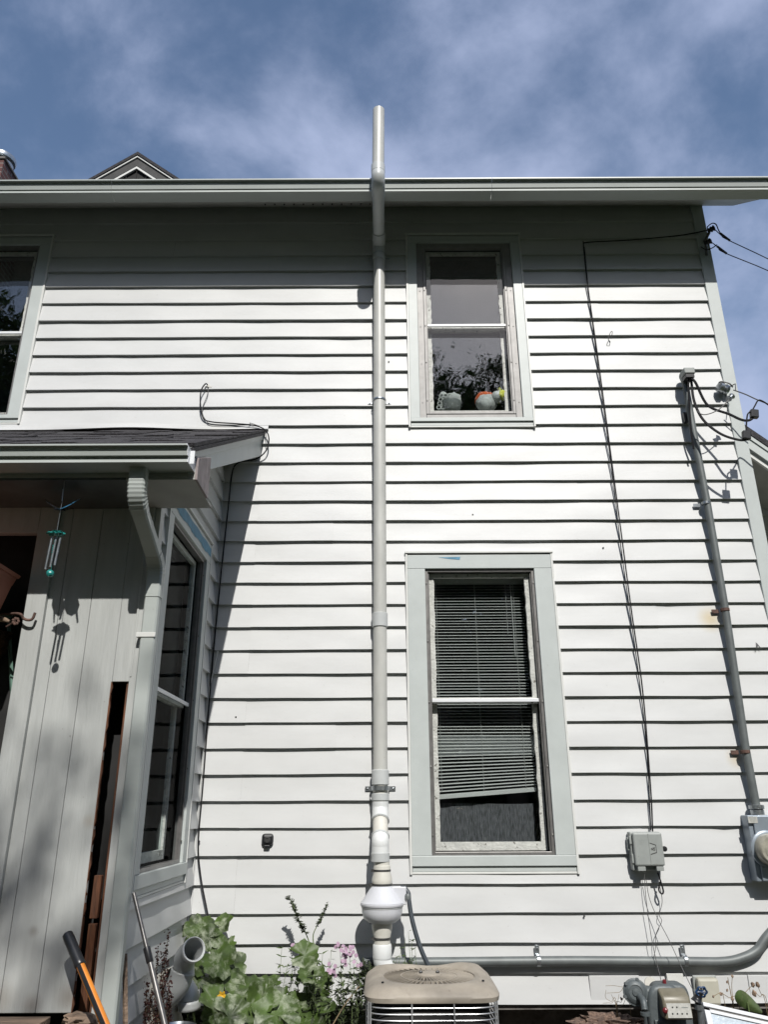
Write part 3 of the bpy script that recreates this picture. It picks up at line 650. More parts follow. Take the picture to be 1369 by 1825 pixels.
# outer elbow, sloping arm and lower elbow
zw_ = zc(455, YP)
pA = Vector((xo_, yo, zt1-.05)); pB = Vector((xp, YP, zw_))
dirv = (Vector((xp, YP, zw_+.10))-Vector((xo_, yo, zt1-.17))).normalized()
e0 = Vector((xo_, yo, zt1-.15)); e1 = Vector((xp, YP, zw_+.10))
s = MB(); s.tube(crv([pA, pA-Vector((0, 0, .05)), e0+dirv*.035-Vector((0, 0, -.012)), e0+dirv*.13], 8), r+.006, 32); s.build('elbow', M['pvcgrey'], V, sm=True)
s = MB(); s.tube([e0+dirv*.12, e1-dirv*.10], r, 32); s.build('offset_arm', M['pvcgrey'], V, sm=True)
s = MB(); s.tube(crv([e1-dirv*.16, e1-dirv*.08, e1-dirv*.015-Vector((0, 0, .0)), Vector((xp, YP, zw_+.02)), Vector((xp, YP, zw_-.06))], 8), r+.006, 32); s.build('elbow', M['pvcgrey'], V, sm=True)
zcp1, zcp0 = zc(1093, YP), zc(1118, YP); zlow = zc(1372, YP)
s = MB(); s.tube([(xp, YP, zw_-.03), (xp, YP, zcp0+.05)], r, 32); s.build('riser_pipe', M['pvc'], V, sm=True)
s = MB(); s.tube([(xp, YP, zcp0+.04), (xp, YP, zlow-.02)], r, 32); s.build('riser_pipe', M['pvc'], V, sm=True)
def cup(name, z0, z1, m=M['pvcgrey'], rr=.058, y=YP, x=xp):
    s = MB(); s.lathe((x, y, z0), [(rr-.006, -.001), (rr, .003), (rr, z1-z0-.004), (rr-.006, z1-z0)], 32); return s.build(name, m, V, sm=True)
cup('coupling', zcp0, zcp1)
cup('coupling', zc(1399, YP), zlow, rr=.060)
# offset down to the fan
yf = -.215
zz1 = zc(1399, YP)
cup('coupling', zc(1427, YP), zc(1414, YP), rr=.060)
s = MB(); s.tube([(xp, YP, zc(1430, YP)), (xp, YP, zz1+.02)], r+.001, 28); s.build('riser_pipe', M['pvccream'], V, sm=True)
q0 = Vector((xp, YP, zc(1428, YP))); q1 = Vector((xp, YP-.01, zc(1452, YP)+.0)); ya_ = -.20
q2 = Vector((xp, yf, zc(1500, yf)))
dv = (q2+Vector((0, 0, .03))-q1).normalized()
s = MB(); s.tube(crv([q0, q0-Vector((0, 0, .05)), q1+dv*.03, q1+dv*.06], 8), [r+.006], 32); s.build('elbow', M['pvcwhite'], V, sm=True)
s = MB(); s.tube([q1+dv*.045, q2-dv*.01], r, 32); s.build('offset_arm', M['pvccream'], V, sm=True)
s = MB(); s.tube(crv([q2-dv*.045, q2-dv*.0, q2-Vector((0, 0, .03)), Vector((xp, yf, zc(1524, yf)))], 8), r+.006, 32); s.build('elbow', M['pvcwhite'], V, sm=True)
s = MB(); s.lathe(q1+dv*.045, [(r+.009, 0), (r+.010, .010), (r+.002, .012)], 32, dv); s.lathe(q2-dv*.045, [(r+.006, -.002), (r+.010, 0), (r+.009, .012)], 32, dv); s.build('elbow_rim', M['pvcgrey'], V, sm=True)
cup('coupling', zc(1536, yf), zc(1519, yf), y=yf, rr=.060)
Z = lambda py: W(681, py, yf).z
xf = W(681, 1600, yf).x
s = MB(); s.lathe((xf, yf, 0), [(.050, Z(1552)), (.050, Z(1534))], 32); s.build('pipe_stub', M['pvccream'], V, sm=True)
s = MB(); s.lathe((xf, yf, 0), [(.060, Z(1579)), (.0655, Z(1575)), (.0655, Z(1567)), (.056, Z(1556)), (.055, Z(1543)), (.052, Z(1542))], 36); s.build('rubber_boot', M['pvccream'], V, sm=True)
s = MB(); s.lathe((xf, yf, 0), [(.062, Z(1645)), (.0655, Z(1643)), (.064, Z(1654)), (.052, Z(1670)), (.051, Z(1681)), (.048, Z(1681))][::-1], 36); s.build('rubber_boot', M['pvccream'], V, sm=True)
for py, rr in ((1551, .0575), (1576, .0665), (1643, .0665), (1672, .0555)):
    s = MB(); s.lathe((xf, yf, Z(py)-.006), [(rr-.003, 0), (rr, .0005), (rr, .0115), (rr-.003, .012)], 36); s.box(xf-rr-.012, xf-rr+.006, yf-.03, yf-.012, Z(py)-.008, Z(py)+.008)
    s.build('hose_clamp', M['darksteel'], V, sm=True)
zfl = Z(1611)
prof = [(.060, Z(1646)), (.085, Z(1644)), (.118, Z(1636)), (.128, Z(1625)), (.130, zfl-.012), (.136, zfl-.010), (.139, zfl-.004), (.139, zfl+.004), (.133, zfl+.010)]
s = MB(); s.lathe((xf, yf, 0), prof, 48); FN = s.build('fan_bowl', M['fan'], V, sm=True)
s = MB(); s.lathe((xf, yf, 0), [(.1305, zfl-.019), (.1325, zfl-.0185), (.1325, zfl-.0155), (.1305, zfl-.015)], 48, caps=False); s.build('fan_band', M['pvcgrey'], FN, sm=True)
s = MB(); s.lathe((xf, yf, 0), [(.136, zfl+.0045), (.138, zfl+.009), (.130, zfl+.016), (.115, zfl+.035), (.085, zfl+.078), (.070, zfl+.098), (.062, Z(1579)+.002), (.059, Z(1577))], 48); s.build('fan_dome', M['fan'], V, sm=True)
s = MB(); s.box(xf+.065, xf+.155, yf-.03, yf+.045, Z(1612), Z(1580)); s.build('wiring_box', M['fan'], V, bev=.005)
zq = Z(1681)
s = MB(); s.lathe((xf, yf, 0), [(.058, Z(1708)), (.0595, Z(1706)), (.0595, Z(1685)), (.056, Z(1682))], 32); s.build('coupling', M['pvcwhite'], V, sm=True)
s = MB(); s.lathe((xf, yf, 0), [(.050, Z(1684)), (.050, Z(1678))], 32); s.build('pipe_stub', M['pvccream'], V, sm=True)
s = MB(); s.tube(crv([Vector((xf, yf, Z(1700))), Vector((xf+.002, yf, Z(1714))), Vector((xf+.035, yf+.002, Z(1731))), Vector((xf+.10, yf+.01, Z(1742))), Vector((xf+.19, yf+.02, Z(1750)))], 8), .056, 32); s.build('elbow', M['pvcwhite'], V, sm=True)
# straps
def strap(py, wpx=70, z_=None, name='strap', m=M['steel'], hh=.028, thin=False):
    z = zc(py, YP); rr = r+.004 if thin else .063
    s = MB(); n = 20; vs = []
    for k in range(n+1):
        an = -PI*k/n
        for R2 in (rr, rr+.0025):
            for zz in (z-hh/2, z+hh/2): vs.append((xp+R2*math.cos(an), YP+R2*math.sin(an)*1.0, zz))
    s.add(vs, [(k*4+i, k*4+4+i, k*4+4+j, k*4+j) for k in range(n) for i, j in ((0, 1), (1, 3), (3, 2), (2, 0))])
    for sg in (-1, 1):
        s.box(xp+sg*rr-.0015, xp+sg*rr+.0015, YP, -.022, z-hh/2, z+hh/2)
        s.box(min(xp+sg*rr, xp+sg*(rr+.042)), max(xp+sg*rr, xp+sg*(rr+.042)), -.028, -.024, z-hh/2, z+hh/2)
        s.lathe((xp+sg*(rr+.026), -.028, z), [(.006, 0), (.006, .004), (.003, .006)], 8, (0, -1, 0))
    s.build(name, m, V, sm=True)
strap(1405); strap(714, hh=.012, thin=True); strap(455, hh=.012, thin=True)

# flexible conduit from fan to condenser
P = lambda px, py, Y: W(px, py, Y)
c0 = P(716, 1580, yf)
FC = empty('flexible_conduit', c0, 'dark grey flexible conduit drooping from the fan box to behind the condenser', 'conduit')
s = MB(); s.tube(crv([P(715, 1582, yf), P(722, 1584, yf-.01), P(728, 1592, yf-.02), P(729, 1604, yf-.03), P(735, 1640, yf-.05), P(748, 1685, yf-.07), P(764, 1722, yf-.08), P(780, 1752, yf-.08)], 8), .0145, 12); s.build('conduit_hose', M['flex'], FC, sm=True)
s = MB(); p = P(727, 1598, yf-.025); s.lathe(p, [(.014, -.016), (.021, -.015), (.021, .006), (.018, .012), (.014, .018)], 12); s.build('connector', M['conduit'], FC, sm=True)

# ================================================================== ELECTRIC SERVICE
YM = -.075
mt, mb_ = W(1222, 682, YM), W(1349, 1438, YM)
Ms = empty('service_mast', (mb_.x, YM, mb_.z), 'grey electric service mast with hooded weatherhead climbing the siding to the right corner', 'conduit mast')
mp_ = [mt, W(1235, 760, YM), W(1262, 900, YM), W(1295, 1095, YM), W(1330, 1335, YM), mb_]
s = MB(); s.tube(mp_, .0275, 16); s.build('mast_pipe', M['conduit'], Ms, sm=True)
s = MB(); h = mt+Vector((0, -.02, .02))
s.lathe(h+Vector((0, 0, -.03)), [(.036, 0), (.042, .02), (.050, .055), (.044, .085), (.02, .100)], 16)
s.box(h.x-.045, h.x+.045, h.y-.10, h.y-.0, h.z+.0, h.z+.055); s.build('weatherhead', M['boxgrey'], Ms, sm=True, bev=.008)
s = MB(); s.box(h.x-.036, h.x+.036, h.y-.094, h.y-.01, h.z-.035, h.z-.001); s.build('wire_guide', M['black'], Ms, bev=.003)
for (px, py) in ((1255, 897), (1289, 1087), (1325, 1340)):
    p = W(px, py, YM); s = MB(); x = W(px+4, py, YM).x; z = p.z
    s.lathe((x, YM, z-.012), [(.0285, 0), (.033, .002), (.033, .022), (.0285, .024)], 18); s.box(x-.08, x-.028, -.034, -.024, z-.014, z+.014); s.build('clamp', M['rust'] if py > 1000 else M['steel'], Ms, sm=True)
s = MB(); p = W(1222, 745, -.03); s.box(p.x-.02, p.x+.012, -.06, -.02, p.z-.05, p.z+.04); s.build('bracket', M['black'], Ms, bev=.003)
s = MB(); s.lathe(mb_-Vector((0, 0, .02)), [(.045, -.03), (.045, 0), (.040, .004), (.050, .008), (.050, .03), (.036, .034)], 16); s.build('hub', M['steel'], Ms, sm=True)
# meter
bx0, bx1 = 2.43, 2.80; zt, zb = W(1330, 1453, -.15).z, W(1345, 1572, -.15).z
MT = empty('electric_meter', (2.6, 0, zb), 'blue-grey electric meter box with round glass meter below the mast', 'meter box')
s = MB(); s.box(bx0, bx1, -.125, -.02, zb, zt); s.build('meter_box', M['metergrey'], MT, bev=.006)
s = MB(); s.box(bx0+.03, bx1, -.142, -.126, zb+.004, zt-.005); s.build('box_cover', M['metergrey'], MT, bev=.005)
mc = W(1373, 1514, -.17); R = .098
s = MB(); s.lathe((mc.x, -.142, mc.z), [(R+.018, 0), (R+.017, .015), (R+.004, .022), (R, .022)], 40, (0, -1, 0)); s.build('socket_ring', M['metergrey'], MT, sm=True)
s = MB(); s.lathe((mc.x, -.16, mc.z), [(R, 0), (R, .05), (R-.006, .07), (R-.016, .078)], 40, (0, -1, 0)); s.build('meter_body', M['meterface'], MT, sm=True)
s = MB(); s.box(mc.x-.03, mc.x+.03, -.247, -.239, mc.z-.008, mc.z+.03); s.box(mc.x-.02, mc.x+.02, -.258, -.2475, mc.z-.045, mc.z-.015); s.build('meter_display', M['steel'], MT, bev=.002)
s = MB(); s.lathe((mc.x, -.239, mc.z), [(.060, 0), (.060, .001)], 30, (0, -1, 0)); s.build('name_plate', M['meterface'], MT)
lp = W(1343, 1461, -.145); s = MB(); s.box(lp.x-.032, lp.x+.030, -.1448, -.1425, lp.z-.02, lp.z+.02); s.build('paper_label', M['label'], MT)
s = MB()
for k in range(5):
    w_ = (.05, .044, .036, .04, .03)[k]; s.box(lp.x-.001-w_/2, lp.x-.001+w_/2, -.1456, -.1449, lp.z+.013-k*.007, lp.z+.0155-k*.007)
s.build('label_print', M['boxgrey'], MT)

def wirething(name, label, cat, pts, r, m='cable', k=8, seg=6, group=None):
    pts = [Vector(p) for p in pts]; s = MB(); s.tube(crv(pts, k), r, seg); o = s.build(name, M[m], None, sm=True)
    return tag(o, label, cat, group)
# heavy service conductors looping from weatherhead to the splices
sp1 = W(1345, 738, -.37); sp2 = W(1331, 776, -.37)
wirething('service_cable', 'upper thick black cable from weatherhead sagging to the square splice', 'cable', [h+Vector((.01, -.05, -.01)), h+Vector((.03, -.10, -.09)), W(1262, 722, -.19), W(1300, 738, -.28), W(1322, 748, -.34), W(1336, 749, -.365), sp1+Vector((0, 0, -.02))], .0105)
wirething('service_cable', 'lower thick black cable from weatherhead hanging in the deepest loop', 'cable', [h+Vector((.02, -.05, 0)), W(1233, 680, -.14), W(1238, 715, -.20), W(1254, 748, -.24), W(1285, 773, -.30), W(1318, 784, -.35), W(1334, 782, -.37), sp2], .0105)
wirething('ground_wire', 'thin grey bare wire looping from weatherhead to the small spool insulator', 'wire', [h+Vector((.03, -.05, .0)), W(1236, 700, -.16), W(1243, 730, -.22), W(1256, 739, -.25), W(1280, 731, -.27), W(1300, 713, -.28), W(1305, 707, -.28)], .0045, 'wire')
wirething('service_cable', 'short thick cable dropping along the mast from the weatherhead', 'cable', [h+Vector((0, -.06, -.02)), W(1228, 700, -.15), W(1232, 760, -.13), W(1237, 800, -.11)], .008)
for p, l in ((sp1, 'upper black square splice connector hanging against the sky'), (sp2, 'lower black splice connector in front of the corner board')):
    s = MB(); s.box(p.x-.03, p.x+.03, p.y-.02, p.y+.02, p.z-.035, p.z+.035, Matrix.Translation(p) @ Matrix.Rotation(R_(8), 4, 'Y') @ Matrix.Translation(-p)); tag(s.build('splice_connector', M['black'], bev=.006), l, 'connector')
ip = W(1289, 692, -.07)
I = empty('house_knob_insulator', ip, 'grey porcelain wire holder screwed to siding beside the corner board', 'insulator')
s = MB(); s.lathe(ip, [(.02, -.05), (.042, -.04), (.045, -.01), (.03, .005), (.045, .02), (.04, .045), (.02, .05)], 16, (1, .3, -.2)); s.build('porcelain', M['steel'], I, sm=True)
s = MB(); s.tube([ip+Vector((0, .045, 0)), ip+Vector((-.03, -.02, .045)), ip+Vector((.03, -.05, .02)), ip+Vector((.06, -.05, -.02))], .006, 8, smooth=5); s.tube([ip+Vector((.03, -.03, -.01)), ip+Vector((.07, -.08, -.005)), W(1312, 696, -.2)], .004, 6); s.build('wire_bail', M['darksteel'], I, sm=True)
ip2 = W(1303, 708, -.27); s = MB(); s.lathe(ip2, [(.012, -.03), (.026, -.026), (.015, -.006), (.015, .006), (.026, .02), (.012, .03)], 14, (.6, .2, .5)); tag(s.build('spool_insulator', M['steel'], sm=True), 'small ribbed spool insulator hanging on the drop wire below the wire holder', 'insulator')
wirething('drop_wire', 'twisted service drop wire leaving the wire holder to the right', 'wire', [W(1308, 695, -.2), W(1330, 703, -.24), W(1352, 713, -.27), W(1400, 732, -.30), W(1460, 760, -.32)], .005, 'wire')
wirething('drop_wire', 'looped black lead joining drop wire to the square splice', 'wire', [sp1+Vector((-.01, 0, .03)), W(1347, 722, -.37), W(1352, 714, -.37), W(1360, 715, -.37), W(1385, 730, -.38), W(1450, 762, -.40)], .006)
wirething('drop_wire', 'short black lead between the two splices', 'wire', [sp1+Vector((-.03, 0, .02)), W(1333, 740, -.37), W(1331, 760, -.37), sp2], .006)
# telephone insulators at the top corner
for i, (px, py, px2, py2, l) in enumerate(((1270, 408, 1369, 461, 'upper'), (1264, 431, 1369, 482, 'lower'))):
    p = W(px, py, -.12)
    T = empty('wire_insulator', p, l+' black ribbed wire insulator on the corner board under the eave', 'insulator')
    s = MB(); s.lathe(p, [(.012, -.04), (.026, -.035), (.018, -.02), (.028, -.008), (.018, .004), (.028, .016), (.012, .024)], 14, (.8, -.2, .35)); s.build('spool', M['black'], T, sm=True)
    s = MB(); s.tube([Vector((2.93, -.03, p.z-.07)), p+Vector((-.02, .02, -.02))], .013, 8); s.build('arm', M['darksteel'], T, sm=True)
    a = W(px+17, py+12 if i == 0 else py+10, -.14); b = W(px+27, py+19, -.15)
    wirething('phone_drop_wire', l+' thin black drop wire running right from the top corner insulator', 'wire', [p+Vector((.02, 0, 0)), a, b, W(px2, py2, -.22), W(px2+60, py2+32, -.30)], .0042, k=4)
    s = MB(); s.tube([W(px+15, py+8, -.14), W(px+32, py+21, -.155)], .0095, 8); tag(s.build('wire_clamp', M['black'], sm=True), l+' slim black wedge clamp on the drop wire near the top corner', 'clamp')
wirething('jumper_wire', 'black jumper arching over the upper insulator at the top corner', 'wire', [W(1262, 408, -.1), W(1262, 404, -.12), W(1270, 398, -.14), W(1277, 400, -.16), W(1281, 409, -.18), W(1285, 416, -.2)], .005)
wirething('jumper_wire', 'black jumper curving under the lower insulator at the top corner', 'wire', [W(1250, 440, -.04), W(1260, 445, -.08), W(1270, 442, -.14), W(1279, 436, -.18)], .0045)
# telephone cables down to the interface box
wirething('phone_cable', 'black cable running level under the eave from the corner insulator', 'cable', [W(1262, 410, -.08), W(1240, 415, -.035), W(1200, 421, -.03), W(1120, 428, -.03), W(1060, 431, -.03), W(1040, 433, -.03)], .0055)
wirething('phone_cable', 'straight black cable dropping from the eave to the grey phone box', 'cable', [W(1040, 430, -.03), W(1047, 500, -.045), W(1068, 650, -.06), W(1100, 890, -.07), W(1125, 1080, -.07), W(1146, 1230, -.06), W(1160, 1400, -.05), W(1164, 1482, -.05)], .0050)
wirething('phone_cable', 'second thinner cable hanging beside the straight cable, slack at the top', 'cable', [W(1042, 440, -.03), W(1052, 540, -.03), W(1056, 572, -.028), W(1066, 650, -.03), W(1094, 860, -.032), W(1108, 980, -.032), W(1136, 1180, -.032), W(1153, 1330, -.032), W(1161, 1480, -.045)], .0035)
wirething('wire_hook', 'small bent wire hook sticking out of the siding right of the cables', 'hook', [W(1088, 611, -.03), W(1085, 604, -.05), W(1089, 592, -.06), W(1092, 592, -.06), W(1090, 604, -.05)], .003, 'darksteel')
# interface box
c = W(1153, 1518, -.09); zt, zb = W(1150, 1484, -.10).z, W(1155, 1543, -.10).z; x0, x1 = W(1129, 1500, -.11).x, W(1181, 1500, -.11).x
TB = empty('phone_box', (c.x, 0, zb), 'small grey hinged phone interface box at the foot of the black cables', 'utility box')
s = MB(); s.box(x0-.012, x1, -.085, -.02, zb-.03, zt+.004); s.build('box_base', M['boxgrey'], TB, bev=.008)
s = MB(); s.box(x0, x1, -.120, -.086, zb, zt); s.build('box_lid', M['boxgrey'], TB, bev=.010)
s = MB(); xm = (x0+x1)/2+.005; s.box(xm-.002, xm+.002, -.123, -.1195, zb+.006, zt-.006)
for k in range(3): s.box(xm-.06, xm-.015, -.1208, -.1195, zt-.045-k*.012, zt-.043-k*.012)
s.build('lid_rib', M['boxgrey'], TB)
s = MB(); lx, lz = xm+.035, (zt+zb)/2+.002
for (a, b, c_, d_) in ((-.033, .036, .010, .022), (-.033, -.034, .010, -.022)):
    s.add([(lx+a, -.1203, lz+b+.003), (lx+a, -.1203, lz+b-.003), (lx+c_, -.1203, lz+d_-.003), (lx+c_, -.1203, lz+d_+.003)], [(0, 1, 2, 3)])
s.add([(lx+.010, -.1204, lz+.022), (lx+.006, -.1204, lz+.022), (lx+.010, -.1204, lz-.022), (lx+.006, -.1204, lz-.022)], [(0, 1, 3, 2)])
s.build('lid_mark', M['ink'], TB)
def text(t, size, loc, mtx, m, parent, name):
    cu = bpy.data.curves.new('t', 'FONT'); cu.body = t; cu.size = size; cu.align_x = 'CENTER'; cu.align_y = 'CENTER'; cu.extrude = .0004
    tmp = bpy.data.objects.new('t', cu); COL.objects.link(tmp); dg = bpy.context.evaluated_depsgraph_get(); me = bpy.data.meshes.new_from_object(tmp.evaluated_get(dg))
    bpy.data.objects.remove(tmp); me.transform(Matrix.Translation(Vector(loc)-(parent.location if parent else Vector())) @ mtx); me.materials.clear(); me.materials.append(m)
    o = bpy.data.objects.new(name, me); COL.objects.link(o); o.parent = parent; return o
FRONT = Matrix.Rotation(R_(90), 4, 'X')
text('&', .040, (lx-.012, -.1205, lz), FRONT @ Matrix.Rotation(R_(90), 4, 'Z'), M['ink'], TB, 'lid_print')
s = MB(); s.lathe((x1+.018, -.07, (zt+zb)/2), [(.004, -.022), (.017, -.02), (.017, -.004), (.008, 0)], 14, (0, 1, 0)); s.box(x1-.005, x1+.012, -.075, -.06, (zt+zb)/2-.03, (zt+zb)/2-.005); s.build('lid_screw', M['black'], TB, sm=True)
s = MB(); s.box(x0-.018, x0-.004, -.094, -.08, zt-.07, zt-.02); s.box(x0-.014, x0, -.094, -.08, zb+.015, zb+.07); s.box(x0-.022, x0-.012, -.06, -.03, zt-.11, zt-.03); s.build('hinge', M['boxgrey'], TB, bev=.002)
s = MB(); s.box(x0+.012, x0+.062, -.118, -.03, zb-.030, zb-.004); s.box(x1-.06, x1-.012, -.118, -.03, zb-.030, zb-.004); s.build('cable_gland', M['boxgrey'], TB, bev=.002)
wirething('loose_wire', 'grey wire falling from the phone box past the conduit to the gas meter cap', 'wire', [W(1149, 1556, -.06), W(1152, 1600, -.07), W(1160, 1660, -.08), W(1168, 1702, -.10), W(1176, 1735, -.14), W(1181, 1755, -.3)], .0022, 'wire')
wirething('loose_wire', 'longest grey wire slanting right from the phone box to the blue valve', 'wire', [W(1152, 1566, -.06), W(1158, 1600, -.07), W(1172, 1635, -.09), W(1193, 1675, -.14), W(1212, 1716, -.2), W(1232, 1757, -.35), W(1245, 1780, -.48)], .0022, 'wire')
wirething('loose_wire', 'wavy thin wire twisting below the right end of the phone box', 'wire', [W(1175, 1572, -.08), W(1181, 1605, -.06), W(1176, 1630, -.06), W(1180, 1642, -.06), W(1170, 1665, -.07), W(1169, 1690, -.07), W(1166, 1706, -.09)], .002, 'wire')
wirething('cable_loop', 'short black cable loop hanging under the right end of the phone box', 'cable', [W(1173, 1555, -.08), W(1178, 1570, -.09), W(1183, 1588, -.09), W(1180, 1593, -.09), W(1175, 1586, -.08), W(1177, 1572, -.07)], .0055)
# level conduit near the foot of the wall
zc_ = W(1000, 1714, -.055).z
C2 = empty('wall_conduit', (1.5, -.055, zc_), 'thick grey conduit running level along the bottom of the siding and curving up right', 'conduit')
s = MB(); s.tube(crv([Vector((-.15, -.055, zc_)), Vector((.4, -.055, zc_+.001)), Vector((1.2, -.055, zc_+.004)), W(1222, 1714, -.055), W(1290, 1714, -.055), W(1325, 1707, -.055), W(1350, 1694, -.055), W(1366, 1672, -.055), Vector((2.66, -.055, .95)), Vector((2.66, -.055, 1.12))], 8), .0285, 16); s.build('conduit_pipe', M['conduit'], C2, sm=True)
for px in (960, 1222):
    p = W(px, 1712, -.055); s = MB(); s.lathe((p.x-.012, -.055, p.z), [(.029, 0), (.034, .001), (.034, .023), (.029, .024)], 18, (1, 0, 0)); s.box(p.x-.014, p.x+.014, -.036, -.026, p.z+.03, p.z+.085); s.lathe((p.x, -.036, p.z+.066), [(.007, 0), (.007, .005)], 8, (0, -1, 0)); s.build('clamp', M['steel'], C2, sm=True, bev=.001)

# cable at the wing corner
def cl(name, label, pts, r, m='cable'): return wirething(name, label, 'cable', pts, r, m)
cl('black_cable', 'black cable looping over the wing roof end and down the inside corner', [W(371, 688, -.03), W(366, 684, -.05), W(358, 697, -.07), W(357, 722, -.06), W(362, 745, -.04), W(378, 752, -.04), W(420, 755, -.04), W(452, 758, -.05), W(472, 766, -.06), W(479, 782, -.07), W(474, 803, -.07), W(456, 818, -.05), W(426, 824, -.035), W(414, 840, -.03), W(408, 890, -.03), W(396, 1000, -.03), W(381, 1150, -.03), W(371, 1270, -.03), W(361, 1400, -.03), W(353, 1500, -.04), W(357, 1560, -.05), W(368, 1620, -.07), W(376, 1660, -.09), W(377, 1700, -.10), W(374, 1765, -.12), Vector((-1.19, -.14, .03))], .0055)
cl('thin_cable', 'thin grey cable beside the loop on the siding above the wing roof', [W(371, 690, -.03), W(369, 705, -.035), W(360, 730, -.035), W(366, 748, -.035), W(380, 756, -.04), W(440, 757, -.04), W(446, 754, -.04), W(470, 765, -.055), W(475, 785, -.06)], .003, 'wire')
cl('white_cable', 'slack white cable running down the inside corner of the wing', [W(388, 1160, -.03), W(370, 1250, -.03), W(358, 1390, -.035), W(350, 1470, -.04), W(345, 1540, -.05), W(337, 1600, -.05), W(334, 1650, -.05)], .0045, 'white')
s = MB(); p = W(371, 689, -.024); s.box(p.x-.03, p.x+.03, -.027, -.022, p.z-.006, p.z+.004); s.box(p.x-.004, p.x+.006, -.04, -.024, p.z-.012, p.z+.012); tag(s.build('cable_patch', M['pvccream'], bev=.002), 'smear of putty where a cable leaves the siding above the wing roof', 'putty')
for px, py in ((354, 1500), (376, 1155)):
    p = W(px, py, -.035); s = MB(); s.lathe(p, [(.008, -.006), (.009, 0), (.006, .006)], 10, (0, -1, 0)); tag(s.build('cable_clip', M['black'], sm=True), 'black cable clip at the inside corner '+('near window-sill height' if py == 1500 else 'halfway up the window'), 'clip')
# small black vent / sensor
p = W(477, 1497, -.03); s = MB(); s.box(p.x-.040, p.x+.040, -.055, -.018, p.z-.032, p.z+.040)
BV = empty('wall_camera', p, 'small black rounded security camera on the siding left of the pipe', 'camera')
s.build('housing', M['black'], BV, bev=.02); s = MB(); s.lathe((p.x, -.055, p.z+.002), [(.02, 0), (.02, .004), (.012, .005), (.010, .001)], 20, (0, -1, 0)); s.build('lens', M['ink'], BV, sm=True)
s = MB(); s.box(p.x-.022, p.x+.018, -.05, -.02, p.z-.05, p.z-.030); s.build('mount', M['black'], BV, bev=.005)
# little nails, pegs and marks on the siding
for i, (px, py, l) in enumerate(((1076, 976, 'dark nail head right of the cables beside the lower window head'), (420, 1278, 'tiny nail head in the siding left of the pipe'), (843, 917, 'tiny nail head in the siding above the lower window'), (693, 644, 'nail head between pipe and upper window'), (1042, 1633, 'small metal hook under the lower window'))):
    p = W(px, py, -.022); s = MB(); s.lathe(p+Vector((0, .008, 0)), [(.004, 0), (.007, .006), (.004, .010)], 8, (0, -1, 0)); tag(s.build('nail', M['darksteel'], sm=True), l, 'nail')
p = W(1352, 1150, -.022); s = MB(); s.add([(p.x-.012, -.018, p.z+.03), (p.x-.022, -.034, p.z-.03), (p.x+.02, -.030, p.z-.03), (p.x-.002, -.026, p.z-.005)], [(0, 1, 3), (0, 3, 2)]); tag(s.build('torn_flap', M['darksteel']), 'torn triangular flap of siding near the right corner', 'flap')

# ================================================================== CONDENSER
ax, ay, zt = W(772, 1785, -1.25).x, -.905, .682
A = empty('condenser', (ax, ay, 0), 'beige-topped air conditioner condenser with wire guard in front of the vent pipe', 'air conditioner')
def se(a, b, n, k=64, rot=0):
    o = []
    for i in range(k):
        t = 2*PI*i/k; c, s_ = math.cos(t), math.sin(t)
        o.append((a*math.copysign(abs(c)**(2/n), c), b*math.copysign(abs(s_)**(2/n), s_)))
    return o
def rings(mb, lst, k=64, cap=(True, True)):
    vs = []
    for a, b, n, z, zf in lst: vs += [(ax+x, ay+y, z+(zf(x, y) if zf else 0)) for x, y in se(a, b, n, k)]
    m = len(lst); mb.add(vs, [(i*k+j, i*k+(j+1) % k, (i+1)*k+(j+1) % k, (i+1)*k+j) for i in range(m-1) for j in range(k)]+([tuple(range(k))[::-1]] if cap[0] else [])+([tuple((m-1)*k+j for j in range(k))] if cap[1] else []))
h_ = .345
hump = lambda x, y: .016*math.exp(-((x-.24)**2/.018+(y-.26)**2/.012))+.008*math.exp(-((x+.25)**2/.02+(y-.25)**2/.02))-.012*math.exp(-((x-.05)**2/.01+(y-.30)**2/.004))
s = MB(); rings(s, [(h_-.02, h_-.02, 7, zt-.035, None), (h_, h_, 7, zt-.033, None), (h_+.004, h_+.004, 7, zt-.012, None), (h_-.004, h_-.004, 6.5, zt+.004, None), (h_-.04, h_-.04, 5.5, zt+.026, hump), (h_-.075, h_-.075, 4, zt+.036, hump), (.262, .262, 2.4, zt+.036, hump), (.245, .245, 2.1, zt+.028, None), (.242, .242, 2, zt+.01, None), (.242, .242, 2, zt-.02, None)], cap=(False, False))
s.build('top_cover', M['accap'], A, sm=True)
s = MB(); n = 46
for k in range(n):
    t = 2*PI*k/n; dt = .20
    for (r0, r1, z0, z1) in ((.055, .245, zt+.036, zt+.024),):
        c0 = Vector((ax+r0*math.cos(t-dt), ay+r0*math.sin(t-dt), z0)); c1 = Vector((ax+r1*math.cos(t+dt*.4), ay+r1*math.sin(t+dt*.4), z1)); m_ = (c0+c1)/2+Vector((-math.sin(t), math.cos(t), 0))*.01
        T_ = Vector((-math.sin(t), math.cos(t), 0))*.004; U_ = Vector((0, 0, .016))+Vector((-math.sin(t), math.cos(t), 0))*.004
        pts = crv([c0, m_, c1], 4); vs = []
        for p in pts: vs += [p-T_*.5, p+T_*.5, p+T_*.5-U_, p-T_*.5-U_]
        q = len(pts); s.add(vs, [(i*4+j, i*4+(j+1) % 4, i*4+4+(j+1) % 4, i*4+4+j) for i in range(q-1) for j in range(4)]+[(0, 1, 2, 3)])
s.lathe((ax, ay, zt+.014), [(.155, 0), (.155, .016), (.149, .016), (.149, 0)], 48, caps=False)
s.build('fan_grille', M['accap'], A)
